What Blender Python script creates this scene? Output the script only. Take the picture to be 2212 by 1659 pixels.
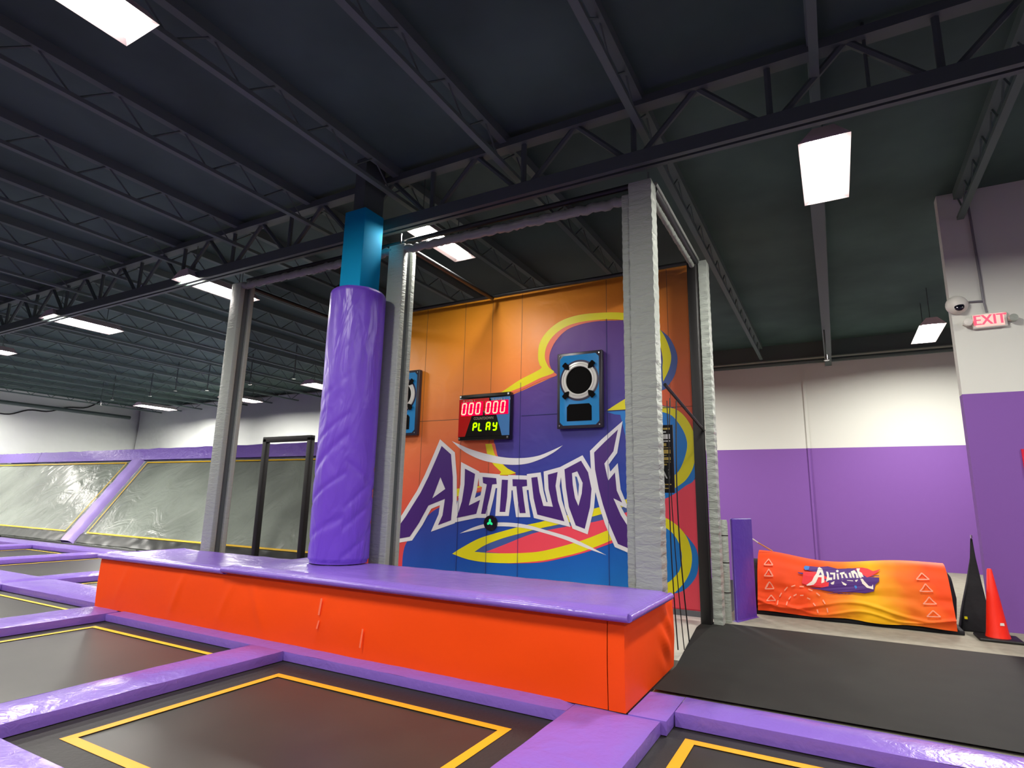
import bpy, bmesh, math, random
from mathutils import Vector, Matrix, noise
from mathutils.geometry import tessellate_polygon
for o in list(bpy.data.objects): bpy.data.objects.remove(o)
S = bpy.context.scene
COL = S.collection
PI = math.pi
# ------------------------------------------------------------------ camera
YAW, PITCH, ROLL, FPX, CAMZ = math.radians(-29.15), math.radians(11.28), math.radians(1.248), 1249.0, 1.5
_f = Vector((math.sin(YAW)*math.cos(PITCH), math.cos(YAW)*math.cos(PITCH), math.sin(PITCH)))
_r = Vector((math.cos(YAW), -math.sin(YAW), 0)); _u = _r.cross(_f)
_R = _r*math.cos(ROLL) + _u*math.sin(ROLL); _U = -_r*math.sin(ROLL) + _u*math.cos(ROLL)
cam_d = bpy.data.cameras.new('camera'); cam = bpy.data.objects.new('camera', cam_d); COL.objects.link(cam)
cam.matrix_world = Matrix(((_R.x, _U.x, -_f.x, 0), (_R.y, _U.y, -_f.y, 0), (_R.z, _U.z, -_f.z, CAMZ), (0, 0, 0, 1)))
cam_d.sensor_width = 36; cam_d.lens = FPX/2212*36; cam_d.clip_end = 200; cam_d.clip_start = .05
S.camera = cam
# ------------------------------------------------------------------ world, exposure
w = bpy.data.worlds.new('world'); S.world = w; w.use_nodes = True
w.node_tree.nodes['Background'].inputs[0].default_value = (.5, .55, .6, 1)
w.node_tree.nodes['Background'].inputs[1].default_value = .05
S.view_settings.view_transform = 'Standard'; S.view_settings.look = 'None'
S.view_settings.gamma = 1; S.view_settings.use_curve_mapping = False
S.view_settings.exposure = 1.6
LAMP = 46.0            # radiance of the high-bay diffusers
LAMPCOL = (1.0, .97, .90)

def wallpt(px, py, Y):
    """point of the plane y = Y that lies behind a pixel of the photo"""
    d = _R*(px-1106) - _U*(py-829.5) + _f*FPX
    t = Y/d.y
    return (d.x*t, Y, CAMZ + d.z*t)

# ------------------------------------------------------------------ materials
def lin(c):
    return tuple(((v/255)/12.92 if v/255 <= .04045 else ((v/255+.055)/1.055)**2.4) for v in c)
def mat(name, col, rough=.6, spec=.5, metal=0, srgb=True, coat=0):
    m = bpy.data.materials.new(name); m.use_nodes = True
    b = m.node_tree.nodes['Principled BSDF']
    c = lin(col) if srgb else col
    b.inputs['Base Color'].default_value = (*c, 1); b.inputs['Roughness'].default_value = rough
    b.inputs['Specular IOR Level'].default_value = spec; b.inputs['Metallic'].default_value = metal
    if coat: b.inputs['Coat Weight'].default_value = coat; b.inputs['Coat Roughness'].default_value = .15
    return m
def N(m, t, **k):
    n = m.node_tree.nodes.new(t)
    for a, v in k.items(): setattr(n, a, v)
    return n
def L(m, a, b): m.node_tree.links.new(a, b)
def bump(m, scale=8, strength=.3, dist=.02, detail=3, stretch=(1, 1, 1), rot=(0, 0, 0), kind='noise', distort=0):
    b = m.node_tree.nodes['Principled BSDF']
    tc = N(m, 'ShaderNodeNewGeometry'); mp = N(m, 'ShaderNodeMapping')
    mp.inputs['Scale'].default_value = stretch; mp.inputs['Rotation'].default_value = rot
    L(m, tc.outputs['Position'], mp.inputs[0])
    if kind == 'noise':
        n = N(m, 'ShaderNodeTexNoise'); n.inputs['Scale'].default_value = scale; n.inputs['Detail'].default_value = detail
        n.inputs['Distortion'].default_value = distort
        out = n.outputs[0]
    else:
        n = N(m, 'ShaderNodeTexWave'); n.inputs['Scale'].default_value = scale; n.inputs['Distortion'].default_value = distort or 4
        out = n.outputs['Fac']
    L(m, mp.outputs[0], n.inputs['Vector'])
    bp = N(m, 'ShaderNodeBump'); bp.inputs['Strength'].default_value = strength; bp.inputs['Distance'].default_value = dist
    L(m, out, bp.inputs['Height'])
    prev = b.inputs['Normal'].links
    if prev: L(m, prev[0].from_socket, bp.inputs['Normal'])
    L(m, bp.outputs[0], b.inputs['Normal'])
    return m
def mottle(m, amt=.25, scale=3):
    """gentle procedural variation of the material's own colour"""
    b = m.node_tree.nodes['Principled BSDF']; c = b.inputs['Base Color'].default_value[:]
    tc = N(m, 'ShaderNodeNewGeometry'); n = N(m, 'ShaderNodeTexNoise'); n.inputs['Scale'].default_value = scale; n.inputs['Detail'].default_value = 4
    L(m, tc.outputs['Position'], n.inputs['Vector'])
    r = N(m, 'ShaderNodeValToRGB')
    r.color_ramp.elements[0].position = .35; r.color_ramp.elements[1].position = .65
    r.color_ramp.elements[0].color = (*[v*(1-amt) for v in c[:3]], 1); r.color_ramp.elements[1].color = (*[min(1, v*(1+amt)) for v in c[:3]], 1)
    L(m, n.outputs[0], r.inputs[0]); L(m, r.outputs[0], b.inputs['Base Color'])
    return m
def emit(name, col, s):
    m = bpy.data.materials.new(name); m.use_nodes = True; nt = m.node_tree; nt.nodes.clear()
    e = nt.nodes.new('ShaderNodeEmission'); o = nt.nodes.new('ShaderNodeOutputMaterial')
    e.inputs[0].default_value = (*col, 1); e.inputs[1].default_value = s
    nt.links.new(e.outputs[0], o.inputs[0]); return m
def netmat(name, opacity, col=(.012, .012, .012)):
    m = bpy.data.materials.new(name); m.use_nodes = True; nt = m.node_tree; nt.nodes.clear()
    t = nt.nodes.new('ShaderNodeBsdfTransparent'); d = nt.nodes.new('ShaderNodeBsdfDiffuse'); d.inputs[0].default_value = (*col, 1)
    x = nt.nodes.new('ShaderNodeMixShader'); o = nt.nodes.new('ShaderNodeOutputMaterial'); x.inputs[0].default_value = opacity
    nt.links.new(t.outputs[0], x.inputs[1]); nt.links.new(d.outputs[0], x.inputs[2]); nt.links.new(x.outputs[0], o.inputs[0]); return m
def ramp_mat(name, axis_expr, stops, rough=.45):
    """print whose ink fades along a direction of the panel: axis_expr=(ax,az,off) -> t = x*ax+z*az+off"""
    m = mat(name, (255, 255, 255), rough, .35); b = m.node_tree.nodes['Principled BSDF']
    g = N(m, 'ShaderNodeNewGeometry'); dp = N(m, 'ShaderNodeVectorMath', operation='DOT_PRODUCT')
    dp.inputs[1].default_value = (axis_expr[0], 0, axis_expr[1]); L(m, g.outputs['Position'], dp.inputs[0])
    ad = N(m, 'ShaderNodeMath', operation='ADD'); ad.inputs[1].default_value = axis_expr[2]; L(m, dp.outputs['Value'], ad.inputs[0])
    r = N(m, 'ShaderNodeValToRGB'); els = r.color_ramp.elements
    while len(els) < len(stops): els.new(.5)
    for e, (p, c) in zip(els, stops): e.position = p; e.color = (*lin(c), 1)
    L(m, ad.outputs[0], r.inputs[0]); L(m, r.outputs[0], b.inputs['Base Color'])
    return m

M = {}
M['purple'] = bump(mat('purple_vinyl', (134, 102, 200), .25, .6), 5, .35, .03, 2, distort=.6)
bump(M['purple'], 16, .25, .012, 3, distort=1.5)
M['purple_roll'] = bump(mat('purple_vinyl_roll', (116, 74, 205), .36, .5), 3.2, .5, .05, 2, (1.5, 1.5, .5), (.5, .5, 0), distort=1.2)
M['purple_back'] = bump(mat('purple_vinyl_pale', (184, 160, 235), .38, .5), 5, .3, .03)  # paler violet for the slanting divider pad
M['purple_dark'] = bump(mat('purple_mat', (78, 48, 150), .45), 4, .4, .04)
M['orange'] = bump(mat('orange_vinyl', (255, 78, 0), .55, .25), 2.5, .25, .03, 2, distort=.4)
M['grey'] = bump(bump(mat('grey_vinyl', (158, 165, 156), .42, .5), 9, .5, .02, 3, (1, 1, 3.2), distort=.8), 60, .1, .003)
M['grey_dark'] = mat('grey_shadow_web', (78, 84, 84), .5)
M['black_vinyl'] = mat('black_vinyl', (24, 22, 22), .5)
M['black_steel'] = mat('black_painted_steel', (30, 32, 34), .45)
M['net'] = netmat('black_netting', .16)
M['net_thin'] = netmat('black_netting_thin', .30)
M['net_roof'] = netmat('black_netting_roof', .48)
M['blue_paint'] = mat('cyan_blue_paint', (0, 165, 215), .75, .2)
M['bed'] = mottle(mat('trampoline_mesh', (50, 48, 42), .38, .5), .12, 2)
M['wall_bed'] = bump(mottle(mat('wall_trampoline_mesh', (146, 154, 144), .26, .6), .22, .45), 1.1, .55, .12, 4, distort=1.5)  # lightened grey and broad mottling put cloudy lamp reflections into the colour
M['bed_edge'] = bump(mat('spring_cover', (38, 35, 34), .6), 30, .3, .01)
M['tape'] = mat('orange_tape', (255, 168, 20), .5)
M['tape_y'] = mat('yellow_tape', (255, 205, 30), .5)
M['white_paint'] = bump(mat('white_wall_paint', (222, 224, 216), .7, .3), 40, .05, .003)
M['purple_paint'] = mat('purple_wall_paint', (132, 88, 170), .6, .3)
M['vinyl_white'] = bump(mat('white_sheeting', (232, 236, 232), .5), 1.2, .5, .1, 2)
M['ceil'] = mottle(mat('black_ceiling_deck', (76, 98, 92), .8, .2), .2, .6)
M['joist'] = mat('dark_steel', (84, 98, 94), .6)
M['joist_l'] = mat('dark_joist_steel', (100, 116, 111), .7, .2)
M['floor'] = mottle(mat('grey_carpet', (150, 146, 132), .85, .2), .1, 8)
M['floor_pale'] = mat('pale_floor', (205, 202, 190), .6)
M['pit'] = mat('dark_pit_floor', (30, 30, 32), .8)
M['track'] = bump(mottle(mat('black_foam_surface', (26, 26, 23), .75, .3), .15, 3), 120, .1, .002)
M['lamp'] = emit('lamp_diffuser', LAMPCOL, LAMP)
M['lamp_new'] = emit('lamp_diffuser_bright', LAMPCOL, LAMP*2.0)
M['lamp_case'] = mat('white_lamp_housing', (225, 205, 205), .4)
M['chrome'] = mat('chrome', (210, 210, 210), .2, metal=1)
M['white'] = mat('white_plastic', (228, 226, 218), .4)
M['glass_dark'] = mat('smoked_dome', (18, 16, 30), .08, .8)
M['conduit'] = mat('grey_conduit', (120, 118, 125), .5)
M['red_lit'] = emit('red_lit_letters', (1, .03, .05), 1.6)
M['red_face'] = emit('sign_face_lit', (1.0, .42, .36), .55)
M['led_red'] = emit('led_red', (1, .12, .08), 2.2)
M['led_red_glow'] = emit('led_red_halo', (.9, .0, .03), .8)
M['led_green'] = emit('led_green', (.22, 1, .0), 1.4)
M['score_red'] = mat('score_red', (190, 28, 24), .12, .6)
M['score_blue'] = mat('score_blue', (70, 120, 175), .12, .6)
M['score_black'] = mat('score_black', (22, 20, 18), .12, .6)
M['score_text'] = mat('score_text', (170, 160, 140), .4)
M['box_blue'] = mat('target_box_blue', (36, 128, 190), .15, .6)
M['box_edge'] = mat('target_box_edge', (46, 42, 52), .35)
M['box_hole'] = mat('target_hole_black', (6, 5, 5), .8, .1)
M['box_ring'] = mat('target_ring_silver', (205, 205, 198), .25)
M['box_navy'] = mat('target_ring_navy', (24, 22, 62), .3)
M['m_white'] = bump(mat('print_white', (228, 228, 230), .45), 6, .12, .01)
M['m_purple'] = mat('print_purple', (70, 30, 118), .4)
M['m_yellow'] = mat('print_yellow', (232, 222, 0), .45)
M['m_pink'] = mat('print_pink', (240, 70, 90), .45)
M['m_coral'] = mat('print_coral', (235, 110, 78), .45)
M['m_blue'] = ramp_mat('print_blue_fade', (.055, -.19, 1.06), [(0, (104, 60, 132)), (.22, (90, 62, 140)), (.45, (58, 62, 152)), (.66, (10, 76, 176)), (.9, (0, 116, 198))])
M['m_sky'] = mat('print_sky_blue', (0, 122, 205), .42)
M['m_sky2'] = mat('print_sky_blue2', (62, 90, 160), .42)
M['m_base'] = ramp_mat('print_orange_fade', (.05, -.19, 1.28), [(0, (240, 160, 30)), (.3, (240, 142, 52)), (.55, (232, 112, 66)), (.72, (228, 88, 70)), (.95, (232, 52, 82))])
for k in ('m_base', 'm_blue'): bump(M[k], 2.2, .35, .04, 2, distort=1)
M['seam'] = mat('panel_seam', (120, 78, 50), .6)
M['seam_dark'] = mat('panel_seam_dark', (38, 44, 110), .6)
M['cone'] = mat('orange_cone_plastic', (255, 42, 14), .4)
M['red_sign'] = mat('red_sign', (220, 20, 60), .4)
M['scuff'] = mat('pale_scuff', (255, 120, 80), .6)
M['sign_black'] = mat('rules_black', (24, 20, 26), .35)
M['sign_yellow'] = mat('rules_yellow', (205, 175, 90), .5)
M['strap'] = mat('tan_strap', (215, 150, 80), .6)
M['cloth_white'] = mat('banner_white', (250, 238, 225), .6)
M['cloth_red'] = mat('banner_red', (250, 50, 60), .6)
M['cloth_purple'] = mat('banner_purple', (84, 40, 130), .6)
M['cloth_blue'] = mat('banner_blue', (50, 130, 215), .6)
M['cloth_tri'] = mat('banner_pale_lines', (255, 170, 140), .6)
M['black_cloth'] = bump(mat('black_cloth', (14, 13, 20), .75), 6, .4, .03)
M['green_print'] = emit('green_lit_mark', (.02, .55, .2), .5)

# ------------------------------------------------------------------ mesh helpers
class MB:
    def __init__(s): s.v = []; s.f = []; s.m = []; s.mats = []
    def mi(s, m):
        if m not in s.mats: s.mats.append(m)
        return s.mats.index(m)
    def poly(s, pts, m):
        i = len(s.v); s.v += [tuple(p) for p in pts]; s.f.append(tuple(range(i, i+len(pts)))); s.m.append(s.mi(m)); return s
    def box(s, x0, x1, y0, y1, z0, z1, m):
        i = len(s.v)
        s.v += [(x, y, z) for z in (z0, z1) for y in (y0, y1) for x in (x0, x1)]
        for f in ((0, 2, 3, 1), (4, 5, 7, 6), (0, 1, 5, 4), (2, 6, 7, 3), (0, 4, 6, 2), (1, 3, 7, 5)):
            s.f.append(tuple(i+k for k in f)); s.m.append(s.mi(m))
        return s
    def tube(s, pts, r, m, n=8, cap=True):
        pts = [Vector(p) for p in pts]; rs = r if isinstance(r, (list, tuple)) else [r]*len(pts)
        i = len(s.v); mi = s.mi(m)
        for k, p in enumerate(pts):
            d = (pts[min(k+1, len(pts)-1)] - pts[max(k-1, 0)]).normalized()
            a = Vector((0, 0, 1)) if abs(d.z) < .9 else Vector((1, 0, 0))
            u = d.cross(a).normalized(); v = d.cross(u).normalized()
            for j in range(n):
                t = 2*PI*j/n; s.v.append(tuple(p + (u*math.cos(t) + v*math.sin(t))*rs[k]))
        for k in range(len(pts)-1):
            for j in range(n):
                a = i+k*n+j; b = i+k*n+(j+1) % n
                s.f.append((a, b, b+n, a+n)); s.m.append(mi)
        if cap:
            s.f.append(tuple(i+j for j in reversed(range(n)))); s.m.append(mi)
            e = i+(len(pts)-1)*n; s.f.append(tuple(e+j for j in range(n))); s.m.append(mi)
        return s
    def lathe(s, c, prof, m, n=32, sx=1, sy=1):
        i = len(s.v); mi = s.mi(m)
        for r, z in prof:
            for j in range(n):
                t = 2*PI*j/n; s.v.append((c[0]+r*math.cos(t)*sx, c[1]+r*math.sin(t)*sy, c[2]+z))
        for k in range(len(prof)-1):
            for j in range(n):
                a = i+k*n+j; b = i+k*n+(j+1) % n; s.f.append((a, b, b+n, a+n)); s.m.append(mi)
        s.f.append(tuple(i+j for j in reversed(range(n)))); s.m.append(mi)
        e = i+(len(prof)-1)*n; s.f.append(tuple(e+j for j in range(n))); s.m.append(mi)
        return s
    def tess(s, loops, fn, m):
        """fill a flat outline (with holes); fn maps 2-D to 3-D"""
        flat = [p for l in loops for p in l]
        tris = tessellate_polygon([[Vector((p[0], p[1], 0)) for p in l] for l in loops])
        i = len(s.v); s.v += [tuple(fn(p)) for p in flat]
        for t in tris: s.f.append(tuple(i+k for k in t)); s.m.append(s.mi(m))
        return s
    def grid(s, fn, nu, nv, m):
        i = len(s.v); mi = s.mi(m)
        for b in range(nv+1):
            for a in range(nu+1): s.v.append(tuple(fn(a/nu, b/nv)))
        for b in range(nv):
            for a in range(nu):
                k = i+b*(nu+1)+a; s.f.append((k, k+1, k+nu+2, k+nu+1)); s.m.append(mi)
        return s
    def build(s, name, parent=None, smooth=False, bevel=0, seg=2, origin=None, kind=None):
        me = bpy.data.meshes.new(name)
        if parent is not None:
            off = Vector(parent['_o'])
        else:
            if origin is None:
                xs = [v[0] for v in s.v]; ys = [v[1] for v in s.v]; zs = [v[2] for v in s.v]
                origin = ((min(xs)+max(xs))/2, (min(ys)+max(ys))/2, min(zs))
            off = Vector(origin)
        me.from_pydata([tuple(Vector(v)-off) for v in s.v], [], s.f)
        for m in s.mats: me.materials.append(m)
        for p, mi in zip(me.polygons, s.m): p.material_index = mi
        if bevel:
            bm = bmesh.new(); bm.from_mesh(me)
            bmesh.ops.remove_doubles(bm, verts=bm.verts, dist=1e-5)
            bmesh.ops.bevel(bm, geom=[e for e in bm.edges if len(e.link_faces) == 2 and e.calc_face_angle(0) > .6], offset=bevel, segments=seg, affect='EDGES', profile=.5)
            bm.to_mesh(me); bm.free(); smooth = True
        if smooth:
            for p in me.polygons: p.use_smooth = True
            try: me.set_sharp_from_angle(angle=math.radians(50))
            except Exception: pass
        o = bpy.data.objects.new(name, me); COL.objects.link(o)
        if parent is not None: o.parent = parent
        else: o.location = off
        o['_o'] = tuple(off)
        if kind: o['kind'] = kind
        return o
def tag(o, label, cat, group=None):
    o['label'] = label; o['category'] = cat
    if group: o['group'] = group
    return o
def thing(name, label, cat, loc, group=None):
    o = bpy.data.objects.new(name, None); COL.objects.link(o); o.location = loc; o['_o'] = tuple(loc)
    o.empty_display_size = .1
    return tag(o, label, cat, group)
def struct(mb, name, **k): return mb.build(name, kind='structure', **k)
def offset_poly(P, d):
    n = len(P); area = sum(P[i][0]*P[(i+1) % n][1]-P[(i+1) % n][0]*P[i][1] for i in range(n)); sg = 1 if area > 0 else -1
    out = []
    for i in range(n):
        a, b, c = Vector(P[i-1][:2]), Vector(P[i][:2]), Vector(P[(i+1) % n][:2])
        e1 = (b-a).normalized(); e2 = (c-b).normalized()
        n1 = Vector((e1.y, -e1.x))*sg; n2 = Vector((e2.y, -e2.x))*sg
        h = n1+n2
        if h.length < .15: out.append(tuple(b+n1*d)); out.append(tuple(b+n2*d)); continue
        h.normalize(); k = d/max(h.dot(n1), .42); out.append(tuple(b+h*k))
    return out
def text_loops(txt, size):
    """outline of a word in the built-in font as triangles"""
    cu = bpy.data.curves.new('t', 'FONT'); cu.body = txt; cu.size = size; cu.align_x = 'CENTER'; cu.align_y = 'CENTER'
    o = bpy.data.objects.new('t', cu); COL.objects.link(o)
    bpy.context.view_layer.update()
    me = bpy.data.meshes.new_from_object(o.evaluated_get(bpy.context.evaluated_depsgraph_get()))
    v = [tuple(p.co[:2]) for p in me.vertices]; f = [tuple(p.vertices) for p in me.polygons]
    bpy.data.objects.remove(o); bpy.data.curves.remove(cu); bpy.data.meshes.remove(me)
    return v, f
def add_text(mb, txt, size, fn, m, bold=0):
    v, f = text_loops(txt, size)
    for dx in ((0,) if not bold else (-bold, 0, bold)):
        i = len(mb.v); mb.v += [tuple(fn((p[0]+dx, p[1]))) for p in v]
        for q in f: mb.f.append(tuple(i+k for k in q)); mb.m.append(mb.mi(m))

# ================================================================== SETTING
CZ = 6.05
XL, XR, YF, YB = -33.5, 9.0, 18.0, -9.0
RY, RX = 9.9, 1.62
SPLIT = 3.06
struct(MB().box(XL, XR, YB, YF, CZ, CZ+.15, M['ceil']), 'ceiling')
fl = MB()
fl.box(XL, -1.45, YB, YF, -.9, -.6, M['pit'])
fl.box(-1.45, XR, YB, 4.95, -.9, -.6, M['pit'])
fl.box(-1.45, XR, 4.95, YF, -.9, -.02, M['floor'])
struct(fl, 'floor')
def painted_wall(name, x0, x1, y0, y1, z0=-.6):
    b = MB(); b.box(x0, x1, y0, y1, z0, SPLIT, M['purple_paint']); b.box(x0, x1, y0, y1, SPLIT, CZ, M['white_paint']); return struct(b, name)
painted_wall('wall_back', XL, XR, YF, YF+.2)
painted_wall('wall_right', RX, XR, RY, RY+.2)
struct(MB().box(XL-.2, XL, YB, YF+.2, -.6, CZ, M['vinyl_white']), 'wall_left')
painted_wall('wall_front', XL, XR, YB-.2, YB)
painted_wall('wall_side', XR, XR+.2, YB, YF+.2)
# white sheeting hung above the wall trampolines
sh = MB(); sh.grid(lambda u, v: (XL+.12+u*(26.0), 17.72+.08*math.sin(u*40)+.10*noise.noise((u*14, v*3, 1)), .2+v*5.75), 120, 12, M['vinyl_white'])
# pale floor of the game bay
struct(MB().box(-8.2, -1.45, 6.2, 8.6, -.6, -.03, M['floor_pale']), 'trim_1')
# raised seam lines / conduit on the back wall
struct(MB().box(-.62, -.57, YF-.04, YF, -.02, SPLIT, M['purple_paint']).box(-.62, -.57, YF-.04, YF, SPLIT, 5.3, M['white_paint']), 'trim_2')
struct(MB().box(-6.4, XR, YF-.12, YF, 5.62, CZ, M['joist']), 'trim_3')

# roof steel
for i in range(24):
    x = -31.2+i*1.74
    b = MB(); y0, y1 = -8.8, (17.65 if x < 1.5 else 9.85); n = 34
    b.box(x-.05, x+.05, y0, y1, 5.92, CZ, M['joist_l']); b.box(x-.04, x+.04, y0, y1, 5.60, 5.65, M['joist_l'])
    for k in range(n):
        ya = y0+(y1-y0)*k/n; yb = y0+(y1-y0)*(k+1)/n; ym = (ya+yb)/2
        b.tube([(x, ya, 5.95), (x, ym, 5.62)], .012, M['joist_l'], 4, False); b.tube([(x, ym, 5.62), (x, yb, 5.95)], .012, M['joist_l'], 4, False)
    tag(b.build('roof_joist'), 'black open-web steel joist running front to back under the dark ceiling', 'roof joist', 'open-web joists under the ceiling')
def truss(y, label, zb=5.14, x0=-33.2, x1=8.8):
    t = thing('roof_truss', label, 'truss', (x0, y, zb), None)
    MB().box(x0, x1, y-.08, y-.02, zb, zb+.16, M['joist']).box(x0, x1, y+.02, y+.08, zb, zb+.16, M['joist']).build('bottom_chord', t)
    MB().box(x0, x1, y-.08, y+.08, 5.36+.5, 5.96, M['joist']).build('top_chord', t)
    b = MB(); n = 30
    for k in range(n):
        xa = x0+(x1-x0)*k/n; xb = x0+(x1-x0)*(k+1)/n; xm = (xa+xb)/2
        for p, q in (((xa, 5.9), (xm, zb+.05)), ((xm, zb+.05), (xb, 5.9)), ((xm, zb+.05), (xm, 5.9))):
            b.tube([(p[0], y, p[1]), (q[0], y, q[1])], .035, M['joist'], 6, False)
    b.build('web', t)
truss(5.74, 'black steel girder truss resting on the blue column above the netted frame')
#truss(13.2, 'black steel girder truss farther back above the wall trampolines', x1=-9.5)
truss(-2.2, 'black steel girder truss overhead nearest the viewer')
tag(MB().tube([(-6, 17.8, 5.47), (8.9, 17.8, 5.47)], .06, M['joist'], 8).build('ceiling_pipe'), 'black pipe running along the top of the far wall', 'pipe')
tag(MB().tube([(-32.9, -8, 5.35), (-32.9, 17, 5.35)], .09, M['joist'], 8).build('ceiling_pipe'), 'black pipe along the top of the left white wall', 'pipe')
tag(MB().box(-.02, .14, 7.6, 17.8, 5.30, 5.5, M['joist']).build('roof_beam'), 'dark steel beam behind the big bright lamp on the right', 'beam')
sprk = [(-26.8, 12.6), (-24.7, 12.0), (-22.3, 12.1), (-20.2, 11.8), (-19.0, 12.2), (-16.6, 12.1), (-14.4, 12.0)]
for x, y in sprk:
    b = MB(); b.tube([(x, y, CZ+.01), (x, y, 5.2)], .02, M['joist'], 6); b.tube([(x, y, 5.2), (x, y, 5.02)], .022, M['chrome'], 8)
    b.lathe((x, y, 5.0), [(.06, 0), (.06, .015)], M['chrome'], 10)
    tag(b.build('sprinkler'), 'small pale sprinkler head hanging in a row under the ceiling, left background', 'sprinkler', 'sprinkler heads at the left background')
def single_sprinkler(x, y, zt, zb, label):
    b = MB(); b.tube([(x, y, zt), (x, y, zb+.12)], .018, M['joist'], 6); b.tube([(x, y, zb+.12), (x, y, zb)], .022, M['chrome'], 8); b.lathe((x, y, zb-.01), [(.055, 0), (.055, .012)], M['chrome'], 10)
    tag(b.build('sprinkler'), label, 'sprinkler')
single_sprinkler(.02, 14.0, CZ+.01, 4.62, 'pale sprinkler drop hanging from the dark beam at far right')
single_sprinkler(.55, 5.75, CZ+.01, 5.2, 'tiny pale sprinkler head above the big bright lamp')

# lamps --------------------------------------------------------------
def lamp(x, y, label, ln=1.3, wd=.40, group=None, z=5.2, m='lamp'):
    t = thing('high_bay_lamp', label, 'ceiling lamp', (x, y, z), group)
    h = MB(); a, c = wd/2, ln/2; i = []
    # housing: sloped tray, open downwards
    top = [(x-a*.55, y-c, z+.14), (x+a*.55, y-c, z+.14), (x+a*.55, y+c, z+.14), (x-a*.55, y+c, z+.14)]
    bot = [(x-a-.06, y-c-.04, z-.02), (x+a+.06, y-c-.04, z-.02), (x+a+.06, y+c+.04, z-.02), (x-a-.06, y+c+.04, z-.02)]
    inn = [(x-a, y-c, z+.0), (x+a, y-c, z+.0), (x+a, y+c, z+.0), (x-a, y+c, z+.0)]
    h.poly(top, M['lamp_case'])
    for k in range(4):
        j = (k+1) % 4
        h.poly([bot[k], bot[j], top[j], top[k]], M['lamp_case']); h.poly([bot[j], bot[k], inn[k], inn[j]], M['lamp_case'])
    h.build('housing', t)
    d = MB(); d.poly([(x-a+.01, y-c+.01, z+.012), (x-a+.01, y+c-.01, z+.012), (x+a-.01, y+c-.01, z+.012), (x+a-.01, y-c+.01, z+.012)], M[m])
    d.build('diffuser', t)
    for yy in (y-c*.7, y+c*.7): MB().tube([(x, yy, z+.13), (x, yy, CZ+.01)], .008, M['joist'], 4).build('hanger', t)
lamp(.16, 6.85, 'big bright ceiling lamp at upper right, right of the netted frame', 1.35, .36)
lamp(-4.72, 1.40, 'bright ceiling lamp cut off by the top left edge of the picture', 1.3, .36)
lamp(-4.84, 6.42, 'ceiling lamp seen through the net roof above the blue column', 1.25, .27)
lamp(-9.75, 6.22, 'ceiling lamp partly behind the top of the left grey post', 1.35, .40)
lamp(-14.72, 6.3, 'long ceiling lamp left of the left grey post, middle left', 1.35, .55)
lamp(-19.95, 6.25, 'ceiling lamp cut off by the left edge of the picture', 1.35, .5)
lamp(-26.5, 14.7, 'small distant ceiling lamp above the purple rail at left', 1.5, .6, m='lamp_new')
lamp(-20.6, 14.7, 'small distant ceiling lamp just right of the left grey post', 1.5, .6, m='lamp_new')
lamp(-15.4, 14.2, 'small distant ceiling lamp touching the purple padded column', 1.5, .6, m='lamp_new')
lamp(1.97, 14.8, 'ceiling lamp in front of the far wall beside the white pillar', 1.5, .34, m='lamp_new')
for x in (.2, -9.7, -14.7): lamp(x, 1.2, 'ceiling lamp in the row over the near trampolines', 1.3, .36, 'lamps over the near trampolines')
for x in (.2, -4.8, -9.7): lamp(x, -4.2, 'ceiling lamp in the row behind the viewer', 1.3, .36, 'lamps behind the viewer')
for x in (5.2,): lamp(x, 6.8, 'ceiling lamp beyond the right edge of the picture', 1.3, .36)
for x in (5.2,): lamp(x, 1.2, 'ceiling lamp out of sight to the right', 1.3, .36)
for x in (-9.9,): lamp(x, 14.7, 'distant ceiling lamp hidden from view in the back row', 1.3, .36, 'hidden lamps of the back row', m='lamp_new')
lamp(-5.2, 14.6, 'ceiling lamp behind the mural wall', 1.3, .36, m='lamp_new')
lamp(-31.8, 10.2, 'added ceiling lamp brightening the left wall, just outside the picture', 1.2, .26)  # unseen lamp, added only to brighten the white left wall
for x in (-26.0, -31.0): lamp(x, 6.3, 'unseen ceiling lamp beyond the left edge, helping brighten the left walls', 1.5, .6, 'unseen lamps beyond the left edge')  # nearer lamp continues the row, farther one is added to brighten white walls
for x in (-19.9, -25.5): lamp(x, 1.2, 'added ceiling lamp beyond the lower left edge, brightening the left walls', 1.5, .6, 'added lamps beyond the lower left edge')  # both added out of view to lift the white walls at left

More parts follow.
